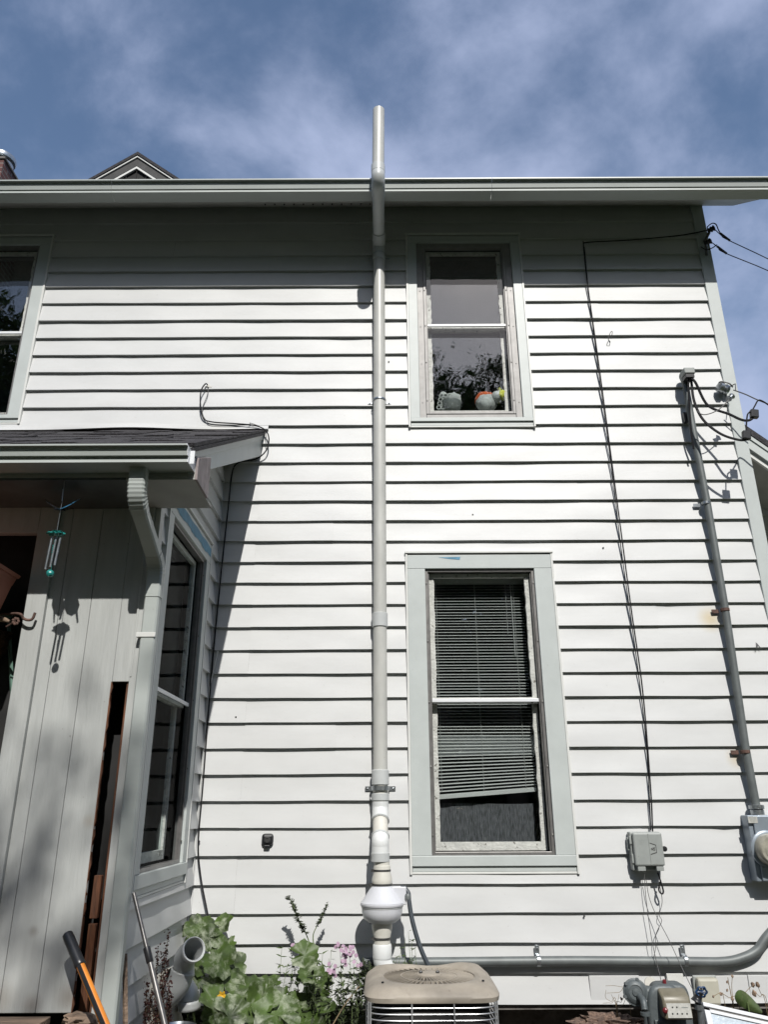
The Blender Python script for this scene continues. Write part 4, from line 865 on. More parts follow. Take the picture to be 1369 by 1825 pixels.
s = MB(); s.lathe((ax, ay, zt+.018), [(.07, 0), (.068, .018), (.06, .024), (.04, .026)], 28); s.build('hub_plate', M['accap'], A, sm=True)
for dx_, dy_ in ((-.045, -.02), (.045, -.02)):
    s = MB(); s.lathe((ax+dx_, ay+dy_, zt+.042), [(.010, 0), (.010, .008), (.006, .013)], 6); s.build('bolt', M['darksteel'], A)
s = MB()
for dx_, dy_ in ((-.24, .22), (.22, .20), (-.25, -.22), (.27, -.19)): s.lathe((ax+dx_, ay+dy_, zt+.034), [(.007, 0), (.007, .005), (.004, .007)], 10)
s.build('cover_screw', M['black'], A)
s = MB(); rings(s, [(.30, .30, 6, .03, None), (.30, .30, 6, zt-.03, None)]); s.lathe((ax, ay, zt-.05), [(.24, 0), (.24, .03)], 32); s.build('coil', M['dark'], A)
s = MB()
z = zt-.055
def loop(mb, a, n, z, r):
    pts = [Vector((ax+x, ay+y, z)) for x, y in se(a, a, n, 56)]; pts.append(pts[0]); mb.tube(pts, r, 6, caps=False)
while z > .03: loop(s, .335, 6.5, z, .0032); z -= .0265
for x, y in [(-.31, -.322), (-.105, -.335), (.105, -.335), (.31, -.322), (.322, -.31), (.335, -.1), (-.322, -.31), (-.335, -.1)]: s.tube([(ax+x, ay+y-(.004 if abs(y) > .32 else 0), .03), (ax+x, ay+y-(.004 if abs(y) > .32 else 0), zt-.03)], .0042, 6)
s.build('wire_guard', M['acwire'], A, sm=True)
s = MB(); rings(s, [(.34, .34, 7, .0, None), (.34, .34, 7, .035, None)]); s.build('base_pan', M['accap'], A)

# ================================================================== GAS METER
YG = -.48
def w(px, py, Y=YG): return W(px, py, Y)
GM = empty('gas_meter', (w(1185, 1800).x, YG, 0), 'grey gas meter with brown index cover, regulator disc and blue valve behind it', 'gas meter')
b0, b1 = w(1168, 1758), w(1232, 1825)
s = MB()
def rbox(mb, x0, x1, y0, y1, z0, z1, n=4.5, k=36):
    cx, cz = (x0+x1)/2, (z0+z1)/2; a, b = (x1-x0)/2, (z1-z0)/2; vs = []
    L_ = [(y1, .92), (y1-.015, 1), (y0+.02, 1), (y0+.005, .95), (y0, .86)]
    for y, f in L_: vs += [(cx+x*f, y, cz+z*f) for x, z in se(a, b, n, k)]
    m = len(L_); mb.add(vs, [(i*k+j, i*k+(j+1) % k, (i+1)*k+(j+1) % k, (i+1)*k+j) for i in range(m-1) for j in range(k)]+[tuple(range(k))[::-1], tuple((m-1)*k+j for j in range(k))])
rbox(s, w(1164, 1790).x, w(1232, 1790).x, YG-.02, YG+.09, .20, w(1200, 1752).z, 5); rbox(s, w(1150, 1790).x, w(1216, 1790).x, YG-.06, YG-.019, .22, w(1190, 1754, YG-.05).z, 3.2)
s.build('meter_body', M['gas'], GM, sm=True, ang=50)
s = MB(); p = w(1192, 1812); s.box(w(1160, 1812).x, w(1202, 1812).x, YG-.075, YG-.05, w(1192, 1816).z-.012, w(1192, 1812).z); s.build('flange', M['gas'], GM, bev=.005)
rc_ = w(1133, 1768, YG-.02)
s = MB(); s.lathe(rc_, [(.050, -.03), (.062, -.022), (.064, -.004), (.070, -.003), (.070, .008), (.062, .010), (.056, .018), (.038, .024), (.036, .020), (.02, .020), (.019, .026), (.004, .028)], 32, (-.12, -1, .12))
for an in (20, 75, 140, 200, 290): s.lathe(rc_+Vector((.066*math.cos(R_(an)), -.0, .066*math.sin(R_(an)))), [(.009, -.012), (.009, .012)], 8, (0, -1, .15))
s.build('regulator_disc', M['gas'], GM, sm=True)
s = MB(); s.tube([w(1140, 1776, YG-.04), w(1147, 1784, YG-.10), w(1150, 1800, YG-.12)], .019, 14, smooth=5); s.lathe(w(1151, 1806, YG-.12), [(.028, -.01), (.028, .006)], 14); s.build('regulator_vent', M['gas'], GM, sm=True)
s = MB(); s.tube([w(1133, 1768, YG+.03), w(1150, 1768, YG+.03), w(1165, 1770, YG+.03)], .035, 14); s.tube([w(1158, 1800, YG), w(1158, 1850, YG)], .03, 14); s.build('inlet_pipe', M['gas'], GM, sm=True)
# index cover
x0, x1 = w(1189, 1795, YG-.13).x, w(1229, 1795, YG-.13).x; zi0, zi1 = w(1205, 1817, YG-.13).z, w(1205, 1780, YG-.13).z
s = MB(); pr_ = [(YG-.02, zi1+.035), (YG-.07, zi1+.040), (YG-.125, zi1+.012), (YG-.135, zi1-.012), (YG-.15, zi0), (YG-.02, zi0)]
s.ext(pr_, x0-.02, x1+.012, fx); s.build('index_cover', M['tan'], GM, sm=True, bev=.012, ang=50)
fn_ = lambda u, v: Vector((x0-.004+(x1-x0+.008)*u, YG-.1385-.013*(1-v)-.0015, zi0+.012+(zi1-.020-zi0-.012)*v))
s = MB(); s.add([fn_(0, 0), fn_(1, 0), fn_(1, 1), fn_(0, 1)], [(0, 1, 2, 3)]); s.build('index_face', M['label'], GM)
def dial(u, v, r_):
    s = MB(); c_ = fn_(u, v)+Vector((0, -.0008, 0)); k = 12; s.add([c_+Vector((r_*math.cos(2*PI*i/k), 0, r_*math.sin(2*PI*i/k))) for i in range(k)], [tuple(range(k))]); s.build('dial', M['ink'], GM)
for u in (.24, .42): dial(u, .72, .0048)
for u in (.2, .4, .6, .8): dial(u, .28, .0050)
s = MB(); s.box(fn_(.62, .7).x, fn_(.88, .7).x, fn_(.5, .7).y-.002, fn_(.5, .7).y-.001, fn_(0, .7).z, fn_(0, .7).z+.003); s.build('face_print', M['boxgrey'], GM)
s = MB(); lp = w(1214, 1771, YG-.03); s.box(lp.x-.035, lp.x+.035, YG-.026, YG-.0225, lp.z-.012, lp.z+.012); lp = w(1191, 1776, YG-.07); s.box(lp.x-.035, lp.x+.02, YG-.0645, YG-.0615, lp.z-.028, lp.z+.028); s.build('paper_label', M['label'], GM)
s = MB(); lp = w(1214, 1771, YG-.03); s.box(lp.x-.026, lp.x+.026, YG-.0275, YG-.0262, lp.z-.003, lp.z+.003); s.build('label_print', M['boxgrey'], GM)
s = MB(); p = w(1185, 1751, YG); s.lathe(p, [(.011, -.012), (.011, .012), (.006, .016)], 8); s.build('seal', M['red'], GM); s = MB(); p = w(1187, 1800, YG-.14); s.lathe(p, [(.014, 0), (.014, .02), (.008, .024)], 10, (-.5, -1, 0)); s.build('seal', M['red'], GM)
# shut-off valve
vp = w(1251, 1768, YG-.02)
s = MB()
for k in range(1):
    pts = [vp+Vector((.030*math.cos(2*PI*i/24)*(1+.12*math.cos(i*PI/2)), -.012*math.sin(2*PI*i/24), .027*math.sin(2*PI*i/24)*(1+.12*math.cos(i*PI/2)))) for i in range(25)]
    s.tube(pts, .0055, 6, caps=False)
for an in range(0, 180, 45): d_ = Vector((math.cos(R_(an))*.028, 0, math.sin(R_(an))*.026)); s.tube([vp-d_, vp+d_], .0045, 6)
s.build('valve_wheel', M['blue'], GM, sm=True)
s = MB(); s.tube([vp, w(1245, 1778, YG), w(1242, 1786, YG)], [.012, .030, .034], 12, smooth=4); s.build('valve_body', M['black'], GM, sm=True)
s = MB(); s.tube([w(1244, 1788, YG), w(1250, 1800, YG), w(1252, 1830, YG), Vector((w(1253, 1860).x, YG, .03))], .020, 12, smooth=4); s.lathe(w(1247, 1794, YG), [(.026, -.015), (.026, .012), (.022, .016)], 8); s.build('riser_pipe', M['steel'], GM, sm=True)
p = W(1160, 1752, -.20); s = MB(); s.lathe(p, [(.034, 0), (.034, .012), (.024, .022), (.020, .05)], 20, (.1, .95, -.1)); tag(s.build('round_vent', M['pvccream'], sm=True), 'round cream vent hood on the wall just above the gas meter', 'vent')
# beige box on skirt board
x0, x1 = W(1245, 1765, -.07).x, W(1283, 1765, -.07).x; zz0, zz1 = W(1265, 1792, -.07).z, W(1260, 1743, -.07).z
s = MB(); s.box(x0, x1, -.085, -.023, zz0, zz1); BB = empty('utility_cover', ((x0+x1)/2, -.02, zz0), 'plain beige rounded utility cover on the skirt board right of the gas meter', 'utility box'); s.build('cover', M['beige'], BB, bev=.016)
s = MB(); s.box(x0-.014, x1+.004, -.040, -.022, zz0+.006, zz1+.010); s.build('back_plate', M['boxgrey'], BB, bev=.008)

# leaning storm window, bottom right
o0 = W(1252, 1786, -.95); o1 = W(1369, 1812, -.95)
u = (o1-o0).normalized(); v = Vector((0, -.32, -1)).normalized(); nn = u.cross(v).normalized(); Lx, Ly = 1.0, .55
SW = empty('storm_window', o0, 'white-framed storm window with frosted pane leaning in the bottom right corner', 'window')
def pb(mb, a0, a1, b0, b1, c0, c1):
    vs = [o0+u*a+v*b+nn*c for a in (a0, a1) for b in (b0, b1) for c in (c0, c1)]; mb.add(vs, [(0, 1, 3, 2), (4, 6, 7, 5), (0, 4, 5, 1), (2, 3, 7, 6), (0, 2, 6, 4), (1, 5, 7, 3)])
sg = 1 if nn.y > 0 else -1
s = MB(); pb(s, 0, Lx, 0, .018, -.012, .012); pb(s, 0, Lx, Ly-.03, Ly, -.012, .012); pb(s, 0, .03, .033, Ly-.031, -.012, .012); pb(s, Lx-.03, Lx, .033, Ly-.031, -.012, .012); pb(s, .031, Lx-.031, .027, .042, -.010, .010); s.build('frame', M['alu'], SW, bev=.002)
s = MB(); pb(s, .03, Lx-.03, .043, Ly-.03, -.002, .002); s.build('pane', M['foil'], SW)
s = MB(); pb(s, .031, Lx-.031, .0185, .0265, -.004, .004); s.build('gasket', M['storm'], SW)

# rough bark chunk left of the gas meter
def blob(mb, c, sx, sy, sz, amp=.25, f=3, k=3, seed=0, flat=None):
    bm = bmesh.new(); bmesh.ops.create_icosphere(bm, subdivisions=k, radius=1)
    vs = []
    for v_ in bm.verts:
        d = 1+amp*noise.noise(v_.co*f+Vector((seed*3.1, 0, seed))); p = v_.co*d
        if flat is not None: p.z = max(p.z, flat)
        vs.append(Vector((c[0]+p.x*sx, c[1]+p.y*sy, c[2]+p.z*sz)))
    fs = [tuple(x.index for x in f_.verts) for f_ in bm.faces]; bm.free(); mb.add(vs, fs)
p = W(1085, 1822, -.35); s = MB(); blob(s, (p.x, -.35, p.z-.015), .20, .12, .055, .5, 5, 4, 3)
blob(s, (p.x, -.35, p.z-.17), .17, .11, .14, .35, 3, 3, 4); tag(s.build('bark_stump', M['mulch'], sm=True), 'rough reddish-brown bark stump below the siding left of the gas meter', 'stump')

# ================================================================== LOOSE PVC FITTINGS
def pp(px, py, Y): return W(px, py, Y)
F1 = empty('pipe_fitting', pp(300, 1800, -.85), 'stacked loose white elbow fittings by the wing corner, open end facing up right', 'pipe fitting')
def opentube(pts, r, m, name, parent, k=8, th=.005):
    s = MB(); s.tube(crv([Vector(p) for p in pts], k), r, 32, caps=False); o = s.build(name, m, parent, sm=True); so_ = o.modifiers.new('s', 'SOLIDIFY'); so_.thickness = th; so_.offset = -1; return o
o_ = pp(345, 1692, -1.0)
opentube([o_, o_+Vector((-.018, .03, -.012)), pp(330, 1705, -.92), pp(327, 1722, -.88), pp(328, 1742, -.87)], .056, M['pvcgrey'], 'elbow', F1)
opentube([o_+Vector((.004, -.008, .002)), o_+Vector((-.014, .022, -.010))], .061, M['pvcwhite'], 'hub_rim', F1, 3)
opentube([pp(326, 1728, -.88), pp(318, 1752, -.87), pp(302, 1772, -.85), pp(284, 1786, -.83)], .064, M['pvcgrey'], 'elbow', F1)
opentube([pp(312, 1745, -.86), pp(288, 1760, -.80), pp(278, 1790, -.78), pp(280, 1825, -.78), pp(283, 1850, -.78)], .066, M['pvccream'], 'elbow', F1)
F2 = empty('pipe_fitting', pp(340, 1790, -.75), 'single grey-white elbow fitting with open end down behind the stacked elbows', 'pipe fitting')
opentube([pp(318, 1752, -.70), pp(330, 1762, -.72), pp(337, 1776, -.74), pp(337, 1788, -.75)], .055, M['pvcgrey'], 'elbow', F2)
opentube([pp(337, 1783, -.75), pp(337, 1800, -.75)], .061, M['pvcgrey'], 'hub_rim', F2, 3)
F2b = pp(310, 1805, -.7); s = MB(); s.tube([pp(300, 1790, -.72), pp(312, 1830, -.72), Vector((pp(315, 1850, -.72).x, -.72, .04))], .05, 24); tag(s.build('old_pipe', M['pvccream'], sm=True), 'yellowed upright drain pipe below the white elbows', 'pipe')
# metal pot rim
p = pp(318, 1828, -1.0); s = MB(); s.lathe((p.x, p.y, p.z-.12), [(.07, 0), (.085, .11), (.092, .12), (.088, .121), (.08, .11)], 30, caps=False); tag(s.build('metal_bowl', M['steel'], sm=True), 'round steel bowl rim at the bottom edge under the elbows', 'bowl')
# telescoping pole
a = pp(238, 1592, YF+.02); b = pp(384, 2210, -1.95)
a.x = max(a.x, XS+.05)
PL = empty('telescoping_pole', b, 'thin steel telescoping pole with black collar leaning on the downspout', 'pole')
j = a+(b-a)*(pp(258, 1705, -1.7).z-a.z)/(b.z-a.z)
s = MB(); s.tube([a, j], .0100, 14); s.tube([j, b], .0125, 14); s.build('tube', M['polesteel'], PL, sm=True)
dd = (b-a).normalized(); s = MB(); s.lathe(j, [(.013, -.035), (.0165, -.033), (.0165, .03), (.014, .034)], 14, dd); s.build('collar', M['black'], PL, sm=True)
# upright batten behind the downspout
s = MB(); s.tube([pp(222, 1700, -1.50), pp(223, 1830, -1.50), pp(224, 1900, -1.5)], .012, 4); tag(s.build('wood_batten', M['oldwood']), 'thin brown wooden batten standing behind the foot of the downspout', 'batten')
# long handled tool
a = pp(119, 1664, -1.72); b = pp(392, 2317, -2.3); dd = (b-a).normalized()
TL = empty('long_handled_tool', b, 'orange and black tool handle with thick black grip leaning across the rotten wall strip', 'tool')
s = MB(); s.lathe(a, [(.018, 0), (.0225, .004), (.024, .02), (.0235, .15), (.025, .165), (.022, .17)], 20, dd); s.build('grip', M['black'], TL, sm=True)
s = MB(); s.tube([a+dd*.165, b], .0185, 16); s.build('handle', M['handle'], TL, sm=True)
s = MB(); q = Vector((0, -1, .1)); q = (q-dd*q.dot(dd)).normalized(); ww = dd.cross(q)
vs = [a+dd*t+q*(.0135+.008*f)+ww*g*.009 for t in (.166, (b-a).length-.15) for f, g in ((0, -1), (1, -.8), (1, .8), (0, 1))]
s.add(vs, [(0, 1, 5, 4), (1, 2, 6, 5), (2, 3, 7, 6), (0, 1, 2, 3), (4, 5, 6, 7)]); s.build('grip_strip', M['black'], TL)
s = MB(); s.box(b.x-.11, b.x+.09, b.y-.03, b.y+.03, .02, .09); s.build('tool_head', M['darksteel'], TL, bev=.008)

# ================================================================== PORCH SIDE
s = MB()
for k in range(14):
    y1 = YF-.024-k*.142; e = rnd.uniform(-.05, .03)
    s.box(-5, -1.50+e, y1-.138, y1, .655, .683+rnd.uniform(-.002, .003))
s.box(-5, -1.56, -3.4, YF-.03, .55, .65)
tag(s.build('porch_deck', M['oldwood'], bev=.003), 'weathered brown plank deck at the foot of the wing wall', 'deck')
s = MB(); p = pp(140, 1815, -1.72); blob(s, (p.x, -1.70, p.z-.012), .075, .06, .028, .5, 4, 3, 7); blob(s, (p.x+.04, -1.66, .60), .08, .06, .1, .4, 3, 3, 9); tag(s.build('broken_board_end', M['oldwood'], sm=True), 'crumbled chunk of rotten wood at the right end of the deck', 'wood chunk')
# wind chime
cx = W(113, 856, -2.0)
WC_ = empty('wind_chime', cx, 'butterfly wind chime with silver tubes and teal glass bead hanging from the wing soffit', 'wind chime')
yc = -2.0
def wc(px, py): return W(px, py, yc)
s = MB(); s.tube([Vector((wc(115, 853).x, yc, 3.152)), wc(110, 895), wc(107, 910), wc(101, 945)], .0016, 5); s.tube([wc(112, 872), wc(110, 893)], .004, 6); s.build('hanging_cord', M['steel'], WC_)
bc = wc(106, 908)
# butterfly: wings spread level and tipped up, seen almost edge on from below
s = MB()
def wingm(sg):
    out_ = [(0, -.012), (.012, -.035), (.035, -.05), (.055, -.05), (.060, -.085), (.068, -.085), (.066, -.045), (.076, -.03), (.070, -.006), (.058, .008), (.074, .035), (.092, .075), (.098, .115), (.090, .135), (.075, .130), (.050, .10), (.025, .055), (.008, .022), (0, .012)]
    up, vs = .55, []
    for e in (0, .003):
        for (a_, b_) in out_:
            vs.append(bc+Vector((sg*a_*1.0-.43*b_*1.15, b_*1.15, a_*.35+a_*a_*3.0+e+b_*1.15*.388)))
    n = len(out_); return vs, [tuple(range(n)), tuple(n+i for i in range(n))[::-1]]+[(i, (i+1) % n, n+(i+1) % n, n+i) for i in range(n)]
vs, fs = wingm(1); s.add(vs, fs); s.build('wing', M['wingblue'], WC_)
s = MB(); vs, fs = wingm(-1); s.add(vs, fs); s.build('wing', M['black'], WC_)
s = MB(); s.tube([bc+Vector((0, -.06, -.02)), bc, bc+Vector((0, .06, .02))], [.006, .010, .005], 8, smooth=4)
for sg in (-1, 1): s.tube([bc+Vector((0, .055, .02)), bc+Vector((sg*.014, .12, .05))], .0012, 4); blob(s, bc+Vector((sg*.014, .12, .05)), .004, .004, .004, 0, 1, 1)
s.build('butterfly_body', M['black'], WC_, sm=True)
tc_ = wc(100, 951); s = MB(); blob(s, tc_, .042, .03, .012, .5, 3, 3, 5); s.build('chime_top', M['teal'], WC_, sm=True)
for a_, b_ in (((92, 957), (84, 1014)), ((100, 957), (92, 1010)), ((107, 958), (99, 1007))):
    s = MB(); p0, p1 = wc(*a_), wc(*b_); p1.x = p0.x-.008; s.tube([p0, p1], .0058, 10); s.build('chime_tube', M['steel'], WC_, sm=True)
s = MB(); s.tube([wc(97, 955), wc(90, 1018)], .001, 4)
for k in range(6): blob(s, wc(95-k*.6, 973+k*4), .006, .006, .007, .3, 3, 1, k)
s.build('bead_string', M['teal'], WC_)
s = MB(); blob(s, wc(89, 1022), .019, .019, .019, .15, 3, 2, 2); s.build('glass_bead', M['teal'], WC_)
# planter and plant stand at the left edge
yl = -1.66
def wl(px, py, Y=yl): return W(px, py, Y)
p = wl(36, 1027); q = wl(20, 1090)
PT = empty('planter_box', (p.x-.3, yl, q.z), 'terracotta-coloured planter box with a flared rim at the left edge', 'planter')
s = MB(); x1, zr_ = p.x, p.z
def frus(mb, xa0, xb0, z0, xa1, xb1, z1, y0, y1, in0=0, in1=0):
    vs = [(xa0, y0+in0, z0), (xb0, y0+in0, z0), (xb0, y1-in0, z0), (xa0, y1-in0, z0), (xa1, y0+in1, z1), (xb1, y0+in1, z1), (xb1, y1-in1, z1), (xa1, y1-in1, z1)]
    mb.add(vs, [(0, 3, 2, 1), (4, 5, 6, 7), (0, 1, 5, 4), (1, 2, 6, 5), (2, 3, 7, 6), (3, 0, 4, 7)])
frus(s, x1-.60, x1-.075, zr_-.24, x1-.64, x1-.025, zr_-.015, yl-.34, yl, .03, 0); s.build('body', M['terracotta'], PT, bev=.006)
s = MB(); frus(s, x1-.66, x1-.012, zr_-.014, x1-.66, x1, zr_+.002, yl-.36, yl+.01); frus(s, x1-.64, x1-.035, zr_-.055, x1-.65, x1-.018, zr_-.0145, yl-.35, yl); s.build('rim', M['terracotta'], PT, bev=.003)
ST = empty('plant_stand', (wl(15, 1100).x, yl+.1, .683), 'green metal plant stand with curled rusty hook arm under the planter', 'plant stand')
s = MB(); s.tube([wl(-40, 1095, -1.5), wl(0, 1095, -1.55), wl(33, 1094), wl(41, 1102), wl(49, 1105), wl(57, 1103), wl(62, 1092)], .0075, 10, smooth=6); s.build('hook_arm', M['rust'], ST, sm=True)
a, b = wl(14, 1098, -1.42), wl(24, 1290, -1.42)
s = MB(); t_ = (b-a)*(1/(a.z-b.z)); e_ = a+t_*(a.z-.69); s.tube([a, b, e_], .0115, 4); s.tube([e_+Vector((-.5, 0, 0)), a+Vector((-.5, 0, 0))], .0115, 4); s.tube([a+Vector((-.55, .0, 0)), a+Vector((.03, 0, 0))], .010, 6); s.tube([a+Vector((-.55, .16, .0)), a+Vector((.03, .16, .0))], .010, 6); s.build('post', M['green'], ST)
s = MB(); c_ = wl(27, 1107, yl-.01)
for k in range(7): t = 2*PI*k/7; blob(s, c_+Vector((.015*math.cos(t), 0, .015*math.sin(t))), .008, .004, .008, .2, 3, 2, k)
s.tube([c_, wl(10, 1117)], .004, 6); s.build('iron_flower', M['rust'], ST, sm=True)
s = MB(); c_ = wl(-14, 1140, -1.45); s.lathe((c_.x-.05, -1.45, c_.z-.14), [(.06, 0), (.11, .05), (.135, .12), (.145, .18), (.13, .185)], 28); HB = tag(s.build('hanging_basket', M['basket'], sm=True), 'brown coir-lined basket hanging under the rusty hook arm', 'basket')
d_ = HB.modifiers.new('s', 'SUBSURF'); d_.levels = d_.render_levels = 2; tx = bpy.data.textures.new('c', 'CLOUDS'); tx.noise_scale = .03; dm = HB.modifiers.new('d', 'DISPLACE'); dm.texture = tx; dm.strength = .03
s = MB(); s.tube([wl(-14, 1102), wl(6, 1104), wl(16, 1108)], [.02, .018, .008], 10, smooth=3); tag(s.build('dry_branch', M['oldwood'], sm=True), 'short pale stick lying under the rusty hook arm', 'stick')

# ================================================================== TOYS IN THE UPPER WINDOW
def wt(px, py, Y=.13): return W(px, py, Y)
zs_ = ib[2]+.02
zs_ = W(800, 734, .19).z; s = MB(); s.box(ib[0], ib[1], .175, .42, ib[2]-.02, zs_-.001); s.build('window_stool', M['white'], wb, bev=.003)
T1 = empty('toy_basket', wt(795, 735), 'grey-white ringed toy in a small dish on the left of the upper window sill', 'toy')
zb = wt(795, 727, .17).z-.01
s = MB(); c = wt(803, 705, .17); zr = zs_; s.lathe((c.x, .19, zr), [(.06, 0), (.085, .03), (.095, .085), (.09, .086)], 26); s.build('dish', M['boxgrey'], T1, sm=True)
s = MB(); blob(s, (c.x+.02, .19, zr+.12), .075, .06, .06, .2, 3, 3, 1); blob(s, (c.x-.06, .17, zr+.14), .035, .03, .045, .2, 3, 2, 2); s.build('soft_body', M['plush'], T1, sm=True)
s = MB()
for i in range(4):
    for j in range(4-(i > 2)):
        cc = Vector((c.x-.105+j*.036+i*.008, .150-.004*i, zr+.02+i*.036)); pts = [cc+Vector((.017*math.cos(2*PI*k/14), 0, .017*math.sin(2*PI*k/14))) for k in range(15)]; s.tube(pts, .0058, 6, caps=False)
s.build('ring', M['plush'], T1, sm=True)
T2 = empty('plush_toy', wt(880, 735), 'round white plush toy with orange back and yellow-green stem on the upper sill', 'soft toy')
c = wt(880, 712, .17); zr = zs_
s = MB(); blob(s, (c.x-.06, .19, zr+.085), .095, .07, .09, .1, 2, 3, 3); blob(s, (c.x-.075, .14, zr+.055), .055, .04, .06, .1, 2, 3, 4); blob(s, (c.x+.035, .15, zr+.12), .06, .05, .055, .1, 2, 3, 6); s.build('body', M['plush'], T2, sm=True)
s = MB(); blob(s, (c.x-.065, .205, zr+.115), .095, .07, .085, .1, 2, 3, 3); s.build('back_patch', M['orange'], T2, sm=True)
s = MB(); blob(s, (c.x+.080, .125, zr+.120), .050, .040, .045, .3, 2, 3, 8); s.tube([(c.x+.07, .14, zr+.15), (c.x+.052, .135, zr+.185), (c.x+.045, .13, zr+.20)], [.016, .011, .012], 10, smooth=3); s.build('stem_cap', M['lime'], T2, sm=True)

# ================================================================== PLANTS
def frame(nrm, roll):
    nrm = nrm.normalized(); a = Vector((0, 0, 1)) if abs(nrm.z) < .9 else Vector((0, 1, 0)); u = nrm.cross(a).normalized(); v = nrm.cross(u).normalized()
    c_, s_ = math.cos(roll), math.sin(roll); return u*c_+v*s_, v*c_-u*s_, nrm
def lobed(mb, c, R, nrm, roll, lobes=5, depth=.28, cup=.18, rr=rnd):
    u, v, n = frame(nrm, roll); K = 40; vs = [c-n*R*.05]; ph = rr.uniform(0, 6)
    for ring, f in enumerate((.35, .7, 1.0)):
        for k in range(K):
            t = 2*PI*k/K; x = abs(((t/(2*PI)*lobes) % 1)-.5)*2
            rad = R*(1-depth*(x**2.2))*(1+.05*math.sin(t*11+ph)+.03*math.sin(t*23+ph))
            if abs(t-PI) < .32: rad *= .35+.65*abs(t-PI)/.32
            rad *= f
            wv = math.sin(t*lobes+ph)*.07*R*f*f+math.sin(t*2+ph)*.10*R*f*f
            vs.append(c+u*math.cos(t)*rad+v*math.sin(t)*rad+n*(cup*R*f*f*(.6+.4*math.sin(t+ph))+wv-(.035*R if (k % 8 == 0 and ring < 2) else 0)))
    fs = [(0, 1+k, 1+(k+1) % K) for k in range(K)]+[(1+i*K+k, 1+(i+1)*K+k, 1+(i+1)*K+(k+1) % K, 1+i*K+(k+1) % K) for i in range(2) for k in range(K)]
    mb.add(vs, fs); return c+n*0
def blade(mb, p, d, Ln, wd, nrm, bend=.3):
    d = d.normalized(); sd = d.cross(nrm); sd = sd.normalized() if sd.length > 1e-4 else Vector((1, 0, 0)); nn_ = sd.cross(d); vs = []
    for k, f in enumerate((0, .3, .65, 1)):
        c_ = p+d*Ln*f+nn_*(-bend*Ln*f*f); w_ = wd*(.25, 1, .75, .05)[k]/2; vs += [c_-sd*w_, c_+sd*w_]
    mb.add(vs, [(0, 1, 3, 2), (2, 3, 5, 4), (4, 5, 7, 6)])
def squash(label, lst, Y0, seed):
    rr = random.Random(seed); base = None; Lf, Sm = MB(), MB()
    gx_ = sum(W(a, b, -.5).x for a, b, *_ in lst)/len(lst)
    E_ = empty('squash_plant', (gx_, Y0, 0), label, 'plant')
    for (px, py, sz) in lst:
        Y = Y0+rr.uniform(-.28, .22); c = W(px, py, Y); R = sz*PX(c)
        nrm = Vector((rr.uniform(-.6, .6), -rr.uniform(.35, 1.1), rr.uniform(.35, 1.0)))
        lobed(Lf, c, R, nrm, rr.uniform(0, 6.28), rr.choice((5, 5, 6)), rr.uniform(.15, .32), rr.uniform(-.1, .3), rr)
        root = Vector((gx_+(c.x-gx_)*.5, Y0+.05, .03)); mid = (c+root)/2+Vector((rr.uniform(-.05, .05), .03, .03))
        Sm.tube([c-Vector((0, -.01, .01)), mid, root], [.005, .009], 7, smooth=4)
    Lf.build('foliage', M['leaf'], E_, sm=True, ang=80); Sm.build('stem', M['stem'], E_, sm=True); return E_
Q1 = squash('climbing squash vine with lobed leaves against the siding beside the white elbows', [(358, 1655, 30), (396, 1650, 24), (338, 1662, 20), (372, 1670, 24), (388, 1706, 38), (412, 1716, 30), (402, 1690, 24), (352, 1722, 22), (346, 1745, 20), (414, 1750, 34), (392, 1738, 26), (372, 1760, 22)], -.35, 5)
Q2 = squash('large pale mottled squash leaves spreading low between elbows and flowers', [(388, 1786, 42), (446, 1764, 32), (476, 1760, 28), (463, 1786, 40), (408, 1812, 40), (492, 1808, 46), (437, 1792, 28), (504, 1788, 30), (522, 1816, 36), (563, 1812, 42), (452, 1816, 36), (380, 1812, 24), (540, 1800, 28), (470, 1826, 40), (425, 1828, 36)], -.62, 8)
Q3 = squash('upright squash leaves in the middle of the pink flower clump', [(543, 1702, 27), (556, 1738, 26), (568, 1768, 38), (548, 1735, 22), (545, 1790, 34)], -.45, 11)
s = MB(); p = W(396, 1774, -.75)
for k in range(6): t = k*PI/3; blade(s, p, Vector((math.cos(t)*.6, -.6, math.sin(t)*.6)), .03, .02, Vector((0, -1, 0)))
s.build('blossom', M['yellow'], Q2)
